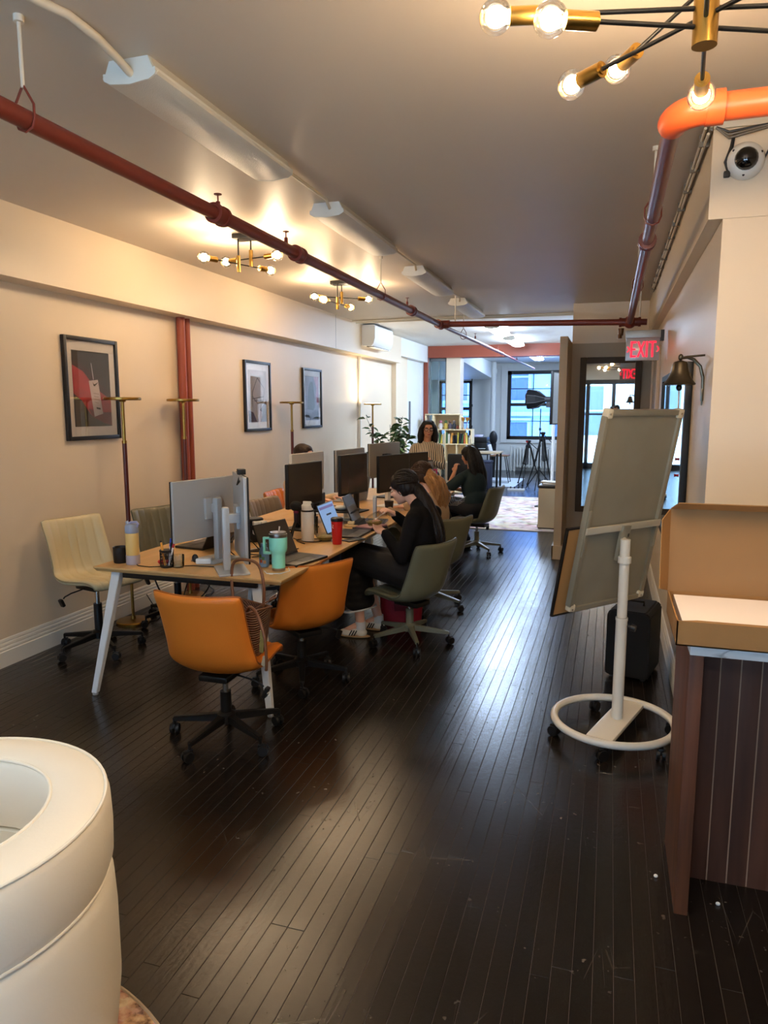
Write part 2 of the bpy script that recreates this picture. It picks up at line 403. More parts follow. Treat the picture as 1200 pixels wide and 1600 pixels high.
# street end behind the camera: white wall, black storefront glazing
mb = MB()
mb.bb(-3.72, -3.1, -3.4, -3.2, -.1, CE); mb.bb(1.0, 3.1, -3.4, -3.2, -.1, CE); mb.bb(-3.1, 1.0, -3.4, -3.2, 2.40, CE); struct(mb, 'wall_front', wallw, label='white street end wall behind the camera')
struct(MB().bb(3.0, 3.15, -3.4, 3.5, -.1, CE), 'wall_side', wallp)
fm = M('window_black', (20, 21, 24), .4)
w4 = struct(MB().bb(-3.1, 1.0, -3.38, -3.26, 2.28, 2.40).bb(-3.1, 1.0, -3.38, -3.26, 0, .14), 'window_4', fm, label='black framed storefront glazing')
for xm in (-3.05, -2.2, -1.4, -.62, .05, .95): MB().bb(xm - .05, xm + .05, -3.38, -3.26, 0, 2.3).build('mullion', fm, w4, smooth=False)
for xa, xb in ((-3.0, -2.25), (-2.15, -1.45), (-1.35, -.67), (-.57, 0), (.1, .9)):
    MB().bb(xa, xb, -3.325, -3.315, .14, 2.28).build('pane', glass, w4, smooth=False)
    MB().bb(xa, xb, -3.36, -3.28, 1.45, 1.50).build('glazing_bar', fm, w4, smooth=False)
# street front added across the road to darken the mirror reflections
stb = thing('street_building', 'grey blue masonry building added across the street to darken the mirror reflections', 'building', (0, 0, 0))
stm = M('street_masonry', (150, 164, 176), .8, var=.06, vscale=1.2)
MB().bb(-12, 10, -12.5, -12, -.5, 10).build('wall', stm, stb, smooth=False)
for xw in (-7.5, -4.6, -1.7, 1.2, 4.1):
    for zw in (.6, 3.6, 6.6):
        w_ = MB().bb(xw - .1, xw + 1.5, -12.0, -11.9, zw - .12, zw).bb(xw - .1, xw, -12.0, -11.93, zw, zw + 1.9).bb(xw + 1.4, xw + 1.5, -12.0, -11.93, zw, zw + 1.9).bb(xw, xw + 1.4, -12, -11.95, zw + .93, zw + .98).build('window_surround', stm, stb, smooth=False)
        MB().bb(xw, xw + 1.4, -12.0, -11.98, zw, zw + 1.9).build('pane', M('street_glass', (70, 86, 100), .2), w_, smooth=False)
# neighbour building across the yard behind the far window
fac = thing('neighbour_building', 'masonry building tinted with blue shade, seen through the far sash window', 'building', (0, 0, 0))
stone = M('blue_shade_masonry', (80, 122, 184), .8, var=.06, vscale=2)  # blue of the shaded daylight is put into the masonry colour
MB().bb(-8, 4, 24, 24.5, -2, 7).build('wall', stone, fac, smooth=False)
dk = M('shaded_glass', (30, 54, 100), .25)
for xw in (-5.6, -3.6, -1.75, .2):
    for zw in (-.3, 1.9, 4.3):
        w_ = MB().bb(xw - .12, xw + 1.12, 23.9, 24.02, zw - .1, zw).bb(xw - .12, xw + 1.12, 23.9, 24.02, zw + 1.5, zw + 1.62).bb(xw - .1, xw, 23.93, 24.02, zw, zw + 1.5).bb(xw + 1, xw + 1.1, 23.93, 24.02, zw, zw + 1.5).bb(xw, xw + 1, 23.95, 24.02, zw + .73, zw + .78).build('window_surround', stone, fac, smooth=False)
        MB().bb(xw, xw + 1, 23.97, 23.99, zw, zw + 1.5).build('pane', dk, w_, smooth=False)
for zw in (1.75, 4.1): MB().bb(-8, 4, 23.86, 24.0, zw - .35, zw - .22).build('string_course', stone, fac, smooth=False)

# ------------------------------------------------------------------ lamps
core = emitter('lit_filament', WARM, BULB)
globe = clear_glass('bulb_glass', (1, .97, .92), .8, .03, .05)
def bulb(parent, tip, d, r=.038, clear=True):
    """socket + globe at the end of a rod; tip = rod end, d = outward direction"""
    tip, d = Vector(tip), Vector(d).normalized()
    s = MB().cyl(tip - d * .004, tip + d * .066, .019, n=20).cyl(tip - d * .008, tip - d * .004, .012, n=14).build('socket', brass, parent)
    c = tip + d * (.066 + r * .86)
    g = MB().ell(c, r, 24, 16).cyl(tip + d * .06, tip + d * (.066 + r * .3), .014, .02, n=16, cap=False).build('bulb', globe, parent)
    MB().ell(c - d * r * .05, r * .60, 16, 10).build('filament', core, g)
BIG = thing('chandelier', 'large brass and black sputnik chandelier with globe bulbs, nearest the camera', 'chandelier', (0, 0, 0))
H = Vector((.158, 1.80, 0))
MB().cyl(H + Vector((0, 0, 2.375)), H + Vector((0, 0, 2.535)), .026, n=28).cyl(H + Vector((0, 0, 2.535)), H + Vector((0, 0, 2.545)), .02, n=20).build('hub', brass, BIG)
MB().cyl(H + Vector((0, 0, 2.54)), H + Vector((0, 0, 2.77)), .0075, n=12).build('down_rod', blackm, BIG)
MB().cyl(H + Vector((0, 0, 2.765)), H + Vector((0, 0, 2.80)), .065, n=28).build('canopy', blackm, BIG)
for az, z, R in ((85, 2.425, .30), (-95, 2.425, .30), (139, 2.435, .29), (-41, 2.435, .29), (203, 2.412, .245), (23, 2.412, .29),
                 (118, 2.495, .29), (-62, 2.495, .29), (193, 2.450, .35), (13, 2.450, .3)):
    d = Vector((math.cos(math.radians(az)), math.sin(math.radians(az)), 0)); p = H + Vector((0, 0, z))
    MB().cyl(p + d * .02, p + d * R, .0052, n=10).build('arm', blackm, BIG)
    bulb(BIG, p + d * R, d, .036)
def pendant(name, label, cx, cy, rods):
    t = thing(name, label, 'ceiling light', (0, 0, 0), group='semi flush brass and black ceiling lights')
    MB().bb(cx - .085, cx + .085, cy - .06, cy + .06, 2.765, 2.80, .008).build('canopy', blackm, t)
    for p0, p1, z in rods:
        a, b = Vector((*p0, z)), Vector((*p1, z)); d = (b - a).normalized(); m = (a + b) / 2
        MB().cyl(m + Vector((0, 0, .03)), (m.x, m.y, 2.77), .0055, n=10).build('down_rod', blackm, t)
        MB().cyl(m - Vector((0, 0, .055)), m + Vector((0, 0, .055)), .014, n=18).build('hub', brass, t)
        for q, s in ((a, -1), (b, 1)):
            dd = d * s; e = q - dd * .10
            MB().cyl(m + dd * .012, e, .0045, n=8).build('arm', blackm, t); bulb(t, e, dd, .040)
pendant('ceiling_light', 'brass and black four bulb ceiling light nearer the camera, over the near desk', -2.46, 4.66, [((-2.62, 4.36), (-2.40, 4.90), 2.60), ((-2.67, 4.74), (-2.22, 4.64), 2.645)])
pendant('ceiling_light', 'brass and black four bulb ceiling light farther from the camera', -2.49, 6.56, [((-2.70, 6.42), (-2.27, 6.74), 2.65), ((-2.52, 6.20), (-2.46, 6.76), 2.585)])

# fluorescent wraps: four dark over the office, lit ones beyond
wrap_off = M('wrap_lens_off', (206, 202, 190), .42, bump=.25, bscale=220, rvar=.05)
wrap_on = M('wrap_lens_on', (240, 244, 250), .4, emit=(196, 222, 255), estr=46.0)
wrap_end = M('wrap_end_plate', (214, 214, 206), .4)
def wrap(y0, y1, label, lit=False, zc=CE, x0=-1.75, x1=-1.53):
    t = thing('fluorescent_fixture', label, 'ceiling light', (0, 0, 0), group='fluorescent wrap fixtures in a row')
    prof = [(x0 + .03, zc), (x0 + .01, zc - .045), (x0, zc - .052), (x0 + .004, zc - .062), (x0 + .03, zc - .075), (x0 + .11, zc - .083), (x1 - .03, zc - .075), (x1 - .004, zc - .062), (x1, zc - .052), (x1 - .01, zc - .045), (x1 - .03, zc)]
    MB().extrude(prof, 'y', y0 + .008, y1 - .008).build('lens', wrap_on if lit else wrap_off, t, angle=30)
    for a, b in ((y0, y0 + .008), (y1 - .008, y1)):
        mb = MB(); mb.extrude([(u * .98 + .02 * (x0 + x1) / 2, w - .001) for u, w in prof], 'y', a, b); mb.build('end_plate', wrap_end, t, smooth=False)
    for xs in (x0 + .008, x1 - .008): MB().bb(xs - .004, xs + .004, y0, y1, zc - .05, zc - .04).build('side_rail', wrap_end, t, smooth=False)
for (a, b), n in zip(((2.28, 3.40), (4.10, 5.22), (6.06, 7.20), (7.90, 9.05)), ('unlit white fluorescent wrap fixture nearest the camera', 'unlit fluorescent wrap fixture, second from the camera', 'unlit fluorescent wrap fixture, third from the camera', 'unlit fluorescent wrap fixture just before the cross pipe')): wrap(a, b, n)
wrap(10.25, 11.40, 'lit fluorescent fixture just past the red cross pipe', True)
wrap(12.05, 13.30, 'lit fluorescent fixture just before the terracotta beam', True)
wrap(16.0, 17.2, 'lit fluorescent fixture beyond the terracotta beam', True)
cablew = M('painted_cable', (214, 204, 184), .5)
one(MB().tube([(-1.80, 1.2, 2.785), (-1.70, 1.70, 2.788), (-1.655, 1.886, 2.788), (-1.622, 1.97, 2.786), (-1.622, 2.10, 2.78), (-1.632, 2.22, 2.765), (-1.635, 2.285, 2.75)], .014, 10), 'ceiling_conduit', cablew, 'white flexible conduit feeding the nearest fluorescent fixture', 'conduit')
for a, b, n in ((3.40, 4.10, 'nearest and second'), (5.22, 6.06, 'second and third'), (7.20, 7.90, 'third and fourth')):
    one(MB().tube([(-1.62, a, 2.765), (-1.60, a + .1, 2.785), (-1.60, b - .1, 2.785), (-1.62, b, 2.765)], .009, 8), 'ceiling_conduit', cablew, 'thin ceiling cable joining the %s fluorescent fixtures' % n, 'conduit')

led = emitter('led_disc', (.90, .96, 1.0), 66)  # the mirror shows one pair; the pair near the armchair is added fill
for x, y, lab in ((-.30, -1.40, 'flush round ceiling light behind the camera, left of two in the mirror'), (.12, -1.40, 'flush round ceiling light behind the camera, right of two in the mirror'), (-1.55, -.60, 'unseen flush ceiling light added to brighten the armchair from the street side'), (-1.55, .55, 'unseen flush ceiling light added to brighten the barrel armchair')):
    t = thing('downlight', lab, 'ceiling light', (x, y, CE), group='flush round ceiling lights')
    MB().lathe([(.125, 0), (.125, -.014), (.112, -.020), (.108, -.014), (.108, 0)], 36).build('rim', white_m, t); MB().cyl((0, 0, -.012), (0, 0, -.010), .108, n=36).build('diffuser', led, t, smooth=False)

# ------------------------------------------------------------------ sprinkler pipes
red = M('red_pipe_paint', (116, 50, 38), .38, var=.06, vscale=8)
org = M('orange_pipe_paint', (196, 82, 40), .35, var=.05, vscale=8)
hang_w = M('hanger_white', (214, 206, 190), .5)
def coupling(mb, p, d, r, l=.05):
    p, d = Vector(p), Vector(d).normalized()
    mb.cyl(p - d * l, p + d * l, r * 1.32, n=20).cyl(p - d * (l + .012), p - d * (l - .012), r * 1.5, n=20).cyl(p + d * (l - .012), p + d * (l + .012), r * 1.5, n=20)
def head(parent, p, up=1):
    p = Vector(p)
    MB().cyl(p, p + Vector((0, 0, .035 * up)), .012, .010, n=10).cyl(p + Vector((0, 0, .035 * up)), p + Vector((0, 0, .065 * up)), .004, n=6).cyl(p + Vector((0, 0, .065 * up)), p + Vector((0, 0, .069 * up)), .018, n=12).build('sprinkler_head', red, parent)
def hanger(parent, p, r, name='hanger_rod'):
    p = Vector(p)
    MB().cyl(p + Vector((0, 0, r + .06)), (p.x, p.y, CE), .006, n=8).cyl((p.x, p.y, CE - .02), (p.x, p.y, CE), .016, n=10).build(name, hang_w, parent)
    MB().tube([p + Vector((0, 0, r + .07)), p + Vector((r + .006, 0, r + .01)), p + Vector((r + .006, 0, 0))] + [p + Vector(((r + .006) * math.cos(a), 0, (r + .006) * math.sin(a))) for a in (-PI / 4, -PI / 2, -3 * PI / 4)] + [p + Vector((-r - .006, 0, 0)), p + Vector((-r - .006, 0, r + .01)), p + Vector((0, 0, r + .07))], .004, 6).build('hanger_ring', red, parent)
XP = -1.79
lp = thing('sprinkler_pipe', 'long dark red sprinkler pipe under the left half of the ceiling', 'pipe', (0, 0, 0))
MB().cyl((XP, -3.1, 2.5), (XP, 7.69, 2.5), .031, n=20).build('pipe', red, lp)
MB().cyl((XP, 7.69, 2.5), (XP + .06, 12.0, 2.5), .021, n=16).cyl((XP + .06, 12.0, 2.5), (XP + .12, 16.5, 2.5), .016, n=14).build('branch_pipe', red, lp)
for y in (3.12, 4.02, 6.55): mb = MB(); coupling(mb, (XP, y, 2.5), (0, 1, 0), .031, .035); mb.build('coupling', red, lp)
mb = MB(); coupling(mb, (XP, 7.69, 2.5), (0, 1, 0), .031, .07); mb.cyl((XP, 7.69, 2.5), (XP + .11, 7.69, 2.5), .042, n=18); mb.build('tee', red, lp)
for y in (3.12, 3.86, 6.40, 9.6, 11.6, 14.0): head(lp, (XP + (.04 if y > 9 else 0), y, 2.525))
for y in (1.95, 5.62, 9.0): hanger(lp, (XP, y, 2.5), .031)
cp = thing('sprinkler_cross_pipe', 'red cross pipe running level above the exit sign', 'pipe', (0, 0, 0))
MB().cyl((XP + .1, 7.69, 2.5), (.30, 7.69, 2.455), .030, n=20).build('pipe', red, cp)
mb = MB(); coupling(mb, (.14, 7.69, 2.458), (1, 0, 0), .031, .09); mb.ell((.14, 7.69, 2.458), .062); mb.build('tee', red, cp)
MB().cyl((.06, 7.69, 2.40), (.06, 7.69, 2.33), .03, .022, n=14).cyl((.05, 7.66, 2.30), (.05, 7.66, 2.34), .02, n=12).build('drain_valve', M('aged_bronze', (96, 66, 40), .4, metal=.7), cp)
for x in (-1.62, .23): MB().cyl((x, 7.69, 2.5), (x, 7.69, CE), .007, n=8).build('hanger_rod', hang_w, cp)
rp = thing('sprinkler_main', 'sprinkler main in orange and dull red turning along the right wall', 'pipe', (0, 0, 0))
MB().cyl((.28, 2.50, 2.5), (3.0, 2.50, 2.5), .040, n=24).build('orange_pipe', org, rp)
arc = [(.148 + .1 * (1 - math.cos(a)), 2.50 + .1 * (1 - math.sin(a)), 2.5) for a in [i * PI / 2 / 8 for i in range(9)]]
MB().tube([(x, y, z) for x, y, z in arc], .046, 20).cyl((.235, 2.5, 2.5), (.285, 2.5, 2.5), .050, n=24).build('elbow', org, rp)
MB().cyl((.148, 2.58, 2.5), (.14, 7.69, 2.458), .030, n=20).build('pipe', M('dull_red_pipe_paint', (118, 60, 50), .36, var=.06), rp)
mb = MB(); coupling(mb, (.145, 4.22, 2.487), (0, 1, 0), .031, .03); mb.build('coupling', red, rp)
for y in (3.72, 5.75): hanger(rp, (.147, y, 2.49), .031)
# vertical riser pair on the left wall
rv = thing('riser_pipes', 'pair of terracotta riser pipes on the left wall between the pictures', 'pipe', (0, 0, 0))
MB().cyl((-3.535, 5.47, 0), (-3.535, 5.47, 2.38), .036, n=18).build('pipe', terra, rv); MB().cyl((-3.54, 5.575, 0), (-3.54, 5.575, 2.38), .026, n=16).build('pipe', terra, rv)
one(MB().cyl((-3.55, 10.12, 0), (-3.55, 10.12, 2.37), .022, n=14).cyl((-3.55, 10.12, 1.66), (-3.55, 10.12, 1.70), .03, n=14), 'white_riser_pipe', trimw, 'slim white riser pipe on the left wall behind the farthest floor lamp', 'pipe')

# ceiling conduits across the joint and cable bundle over the right wall
for k, (y, z, r, n) in enumerate(((9.30, 2.780, .012, 'nearest of the ceiling conduits crossing before the white ceiling'), (9.36, 2.782, .010, 'middle of the ceiling conduits crossing before the white ceiling'), (9.44, 2.776, .015, 'farthest of the ceiling conduits crossing before the white ceiling'))):
    one(MB().tube([(-3.38, y + .05, z), (-2.2, y, z), (-1.2, y - .02, z - .008), (-.2, y + .02, z), (.34, y - .03, z)], r, 8), 'ceiling_conduit', cablew, n, 'conduit', group='conduits across the ceiling')
grayc = M('grey_cable', (120, 112, 100), .6)
wb_ = thing('cable_bundle', 'bundle of grey cables clipped along the top of the right soffit', 'cables', (0, 0, 0))
for k in range(5):
    MB().tube([(.352 - .012 * (k % 3), 3.46 + (0 if i == 0 else i * .55), 2.775 - .013 * (k // 2) + .006 * math.sin(i * 2.1 + k)) for i in range(9)], .006, 6).build('cable', grayc if k % 2 else cablew, wb_)
for i in range(12): MB().bb(.318, .36, 3.6 + i * .36, 3.612 + i * .36, 2.74, 2.79, .002).build('clip', grayc, wb_, smooth=False)
MB().bb(.36, 1.2, 3.47, 3.484, 2.765, 2.79, .003).build('trunking', cablew, wb_)
for k in range(3): MB().tube([(.37, 3.47, 2.77), (.42, 3.462, 2.745 - .012 * k), (.47 + .05 * k, 3.462, 2.75), (.62, 3.462, 2.765)], .005, 6).build('cable', grayc if k else blackp, wb_)
dc = thing('security_camera', 'white dome security camera on the corner above the counter', 'camera', (.49, 3.484, 2.628))
MB().at((0, 0, 0), (PI / 2, 0, 0)).lathe([(.075, 0), (.075, .012), (.066, .03), (.052, .04)], 28).build('housing', M('camera_white', (226, 220, 208), .35), dc)
MB().ell((0, -.036, 0), (.047, .04, .047)).build('dome', M('smoked_dome', (10, 12, 16), .06, coat=.6), dc)
for a in range(3): MB().cyl((.062 * math.cos(a * 2.1 + .4), -.034, .062 * math.sin(a * 2.1 + .4)), (.062 * math.cos(a * 2.1 + .4), -.030, .062 * math.sin(a * 2.1 + .4)), .005, n=8).build('screw', blackp, dc)
MB().tube([(-.06, -.01, -.04), (-.075, -.012, .0), (-.055, -.01, .06), (-.05, -.01, .10), (-.01, -.01, .115)], .008, 8).build('cable', blackp, dc); MB().tube([(.07, -.008, .0), (.088, -.01, .04), (.09, -.01, .12), (.07, -.01, .14)], .004, 6).build('cable', blackp, dc)
MB().bb(-.08, -.055, -.02, 0, -.06, -.035, .004).build('plug', blackp, dc)

# mini split air conditioner
ac = thing('air_conditioner', 'white wall mounted air conditioner on the left soffit', 'air conditioner', (0, 0, 0))
acm = M('ac_white', (236, 234, 228), .35)
MB().extrude([(-3.41, 2.50), (-3.41, 2.785), (-3.235, 2.785), (-3.215, 2.765), (-3.215, 2.60), (-3.235, 2.53), (-3.27, 2.49)], 'y', 9.82, 10.70).build('body', acm, ac, angle=30)
MB().bb(-3.36, -3.26, 9.88, 10.64, 2.484, 2.496, .003).build('louvre', M('ac_slot', (90, 90, 88), .5), ac)
MB().bb(-3.32, -3.24, 9.86, 10.66, 2.474, 2.482, .003).build('flap', acm, ac)
MB().bb(-3.40, -3.23, 9.84, 10.68, 2.786, 2.79, .001).build('intake', blackp, ac, smooth=False)

# ------------------------------------------------------------------ exit sign, bell, mirrors
ex = thing('exit_sign', 'two sided EXIT sign with red letters hung beside the right soffit', 'sign', (.228, 6.50, 2.0))
MB().box((0, 0, .222), (.275, .062, .062), .005).build('housing', M('sign_aluminium', (168, 168, 162), .4, metal=.3), ex)
MB().box((0, 0, .10), (.265, .008, .185), .002).build('panel', M('sign_panel', (176, 170, 164), .25, coat=.5), ex)
MB().box((.15, .0, .21), (.03, .05, .09), .004).build('bracket', M('sign_dark', (60, 58, 54), .5), ex)
redl = M('lit_red_letters', (200, 10, 30), .4, emit=(255, 16, 44), estr=1.3)
for s in (-1, 1):
    y0, y1 = (-.009, -.005) if s < 0 else (.005, .009)
    def bar(name, pts, w=.0135):
        (xa, za), (xb, zb) = pts; d = math.hypot(xb - xa, zb - za)
        MB().box((-s * (xa + xb) / 2, (y0 + y1) / 2, (za + zb) / 2), (w, y1 - y0, d), 0, rot=(0, math.atan2((xb - xa) * -s, zb - za), 0)).build(name, redl, ex, smooth=False)
    for seg in (((-.088, .035), (-.088, .165)), ((-.088, .158), (-.050, .158)), ((-.088, .10), (-.055, .10)), ((-.088, .042), (-.050, .042)), ((-.036, .037), (.012, .163)), ((.012, .037), (-.036, .163)), ((.034, .035), (.034, .165)), ((.050, .158), (.106, .158)), ((.078, .035), (.078, .158))): bar('letter_stroke', seg)
    for cx, g in ((-.112, 1), (.122, 1)): bar('arrow', ((cx - .008, .123), (cx + .008, .10)), .006); bar('arrow', ((cx + .008, .10), (cx - .008, .077)), .006)
iron = M('aged_pewter', (92, 84, 70), .32, metal=.9, var=.15, vscale=20)
bl = thing('wall_bell', 'antique metal bell on a curved bracket on the right wall', 'bell', (.31, 3.80, 1.70))
MB().lathe([(.072, .018), (.075, .024), (.066, .034), (.050, .060), (.040, .09), (.036, .115), (.030, .128), (.012, .134), (.0, .135)], 28).build('bell', iron, bl)
MB().ell((0, 0, .15), (.012, .012, .016)).build('finial', iron, bl); MB().ell((0, 0, .006), (.014, .014, .017)).build('clapper', blackp, bl)
MB().tube([(0, 0, .145), (.03, 0, .15), (.06, .0, .138), (.09, .0, .105), (.104, .0, .05), (.106, .0, -.02), (.104, 0, -.08)], [.006, .008, .008, .008, .008, .008, .003], 8).build('bracket', iron, bl)
MB().bb(.098, .11, -.012, .012, -.06, .0, .004).build('wall_plate', iron, bl); MB().cyl((.03, 0, .152), (.108, 0, .158), .005, n=8).build('stay', iron, bl)
MB().tube([(0, 0, -.005), (.002, 0, -.08), (-.001, 0, -.2)], .0035, 6).build('pull_cord', M('pale_cord', (190, 176, 160), .7), bl); MB().cyl((-.001, 0, -.2), (-.001, 0, -.26), .006, .004, n=8).build('toggle', M('tan_leather', (150, 98, 62), .5), bl)
dkf = M('dark_woven_frame', (84, 70, 54), .55, bump=.5, bscale=120)
mi = thing('wall_mirror', 'tall mirror in a dark woven frame on the taupe wall', 'mirror', (-.025, 8.70, .41))
for nm, a in (('frame_side', (-.335, -.265, 0, 1.78)), ('frame_side', (.265, .335, 0, 1.78)), ('frame_rail', (-.265, .265, 1.71, 1.78)), ('frame_rail', (-.265, .265, 0, .07))): MB().bb(a[0], a[1], -.04, -.002, a[2], a[3], .008).build(nm, dkf, mi)
MB().bb(-.266, .266, -.022, -.014, .069, 1.711).build('mirror_glass', mirrorm, mi, smooth=False)
m2 = thing('wall_mirror', 'wide mirror with a black frame on the right wall behind the bell', 'mirror', (.42, 5.3, .70))
for nm, a in (('frame_side', (-1.0, -.92, 0, 1.16)), ('frame_side', (1.0, 1.03, 0, 1.16)), ('frame_rail', (-.92, 1.0, 1.12, 1.16)), ('frame_rail', (-.92, 1.0, 0, .04))): MB().bb(-.035, -.002, a[0], a[1], a[2], a[3], .004).build(nm, blackp, m2)
MB().bb(-.022, -.012, -.93, 1.01, .03, 1.13).build('mirror_glass', mirrorm, m2, smooth=False)
for z in (.60, .50): one(MB().at((.398, 4.72, .70 + z), (0, -PI / 2, 0)).lathe([(.008, 0), (.006, .005), (.010, .009), (.010, .013), (.0, .014)], 16), 'red_magnet', M('red_plastic', (176, 20, 28), .35), 'small red knob stuck on the black framed mirror, ' + ('upper' if z > .55 else 'lower') + ' of two', 'magnet')
ou = thing('wall_outlet', 'white wall outlet on the right wall above the baseboard', 'outlet', (.42, 5.6, .36))
MB().bb(-.006, 0, -.04, .04, -.06, .06, .003).build('plate', trimw, ou)
for z in (-.028, .028): MB().bb(-.008, -.005, -.018, .018, z - .014, z + .014, .002).build('socket', M('outlet_dark', (150, 146, 138), .4), ou)

# ------------------------------------------------------------------ office chairs
def catmull(pts, n):
    out = []; k = len(pts)
    for i in range(n):
        t = i / (n - 1) * (k - 1); j = min(int(t), k - 2); t -= j
        p0, p1, p2, p3 = pts[max(j - 1, 0)], pts[j], pts[j + 1], pts[min(j + 2, k - 1)]
        out.append(tuple(.5 * ((2 * b) + (c - a) * t + (2 * a - 5 * b + 4 * c - d) * t * t + (-a + 3 * b - 3 * c + d) * t ** 3) for a, b, c, d in zip(p0, p1, p2, p3)))
    return out
PROF = catmull([(.245, -.012), (.225, .022), (.16, .030), (.06, .012), (-.04, .0), (-.12, .012), (-.175, .055), (-.205, .125), (-.222, .20), (-.238, .28), (-.256, .35), (-.272, .395)], 40)
HALF = catmull([(.185,), (.20,), (.215,), (.225,), (.23,), (.232,), (.228,), (.222,), (.220,), (.220,), (.222,), (.216,)], 40)
BENDC = catmull([(.0,), (.004,), (.012,), (.022,), (.032,), (.050,), (.070,), (.074,), (.066,), (.055,), (.046,), (.040,)], 40)
def shell_points(nu, off, chan=0.0, nch=7):
    nv = len(PROF); P = []
    for i in range(nv):
        row = []
        a = PROF[max(i - 1, 0)]; c = PROF[min(i + 1, nv - 1)]
        t = Vector((0, c[0] - a[0], c[1] - a[1])).normalized(); nrm = Vector((0, t.z, -t.y))  # inward: up on seat, forward on back
        if nrm.z < 0 and i < nv * .3: nrm = -nrm
        for j in range(nu):
            u = -1 + 2 * j / (nu - 1)
            s = i / (nv - 1); sh = .07 * abs(u) ** 7
            s2 = min(max(.5 + (s - .5) * (1 - sh), 0), 1) * (nv - 1); k = min(int(s2), nv - 2); fr = s2 - k
            y = PROF[k][0] * (1 - fr) + PROF[k + 1][0] * fr; z = PROF[k][1] * (1 - fr) + PROF[k + 1][1] * fr
            hw = HALF[k][0] * (1 - fr) + HALF[k + 1][0] * fr; bc = BENDC[k][0] * (1 - fr) + BENDC[k + 1][0] * fr
            edge = min(1, (1 - abs(u)) * 9, s * 14 + .0, (1 - s) * 14)
            d = off * (.35 + .65 * max(edge, 0) ** .5) if off else 0
            if chan:
                g = abs(math.sin(PI * nch * (u + 1) / 2)) ** .45
                d += -chan * (1 - g) * max(0, min(1, edge * 2))
            p = Vector((u * hw, y, z)) + nrm * (bc * abs(u) ** 2.4 + d)
            row.append(p)
        P.append(row)
    return P
def grid_raw(mb, P):
    nv, nu = len(P), len(P[0]); v = [p for r in P for p in r]
    f = [(i * nu + j, i * nu + j + 1, (i + 1) * nu + j + 1, (i + 1) * nu + j) for i in range(nv - 1) for j in range(nu - 1)]
    mb.raw(v, f)
def rim(P): return P[0] + [r[-1] for r in P[1:-1]] + P[-1][::-1] + [r[0] for r in P[1:-1]][::-1]
def closed_shell(Pa, Pb):
    mb = MB(); grid_raw(mb, Pa); grid_raw(mb, Pb)
    a, b = rim(Pa), rim(Pb); k = len(a); mb.raw(a + b, [(i, (i + 1) % k, k + (i + 1) % k, k + i) for i in range(k)])
    bmesh.ops.remove_doubles(mb.bm, verts=mb.bm.verts, dist=1e-5); return mb
_mid = shell_points(57, 0.0); _in = shell_points(57, .020, .007); _out = shell_points(57, -.022)
me_cushion = closed_shell(_in, _mid).mesh('seat_cushion', None, angle=60)
me_back = closed_shell(_mid, _out).mesh('seat_shell', None, angle=60)
r_ = rim(_mid); me_piping = MB().tube(r_, .0042, 6, closed=True).mesh('piping', None)
def caster_mesh():
    mb = MB()
    for s in (-1, 1): mb.cyl((s * .006, -.012, .026), (s * .022, -.012, .026), .026, .024, n=18)
    mb.cyl((0, -.012, .026), (0, .0, .055), .012, n=10); mb.bb(-.010, .010, -.03, .012, .03, .056, .004); mb.cyl((0, 0, .05), (0, 0, .085), .007, n=10)
    return mb.mesh('caster', blackp)
def leg_mesh():
    mb = MB(); mb.raw([(-.020, .03, .088), (.020, .03, .088), (.020, .03, .128), (-.020, .03, .128), (-.012, .275, .070), (.012, .275, .070), (.012, .275, .092), (-.012, .275, .092)],
           [(0, 1, 2, 3), (7, 6, 5, 4), (0, 4, 5, 1), (1, 5, 6, 2), (2, 6, 7, 3), (3, 7, 4, 0)])
    bmesh.ops.bevel(mb.bm, geom=list(mb.bm.edges), offset=.004, segments=2, affect='EDGES'); return mb.mesh('leg', None)
me_caster, me_leg = caster_mesh(), leg_mesh()
def with_mat(me, mat):
    k = (me.name, mat.name)
    if k not in MATS:
        c = me.copy(); c.name = me.name.split('.')[0]; c.materials.clear(); c.materials.append(mat); MATS[k] = c
    return MATS[k]
def add(name, me, parent, loc=(0, 0, 0), rz=0.0):
    o = bpy.data.objects.new(name, me); col.objects.link(o); o.parent = parent; o.location = loc; o.rotation_euler = (0, 0, rz); return o
def leather(name, rgb, d=.0): return M(name, rgb, .38, bump=.12, bscale=260, var=.03, vscale=5)
black_base = M('black_base_paint', (24, 23, 23), .38, metal=.2)
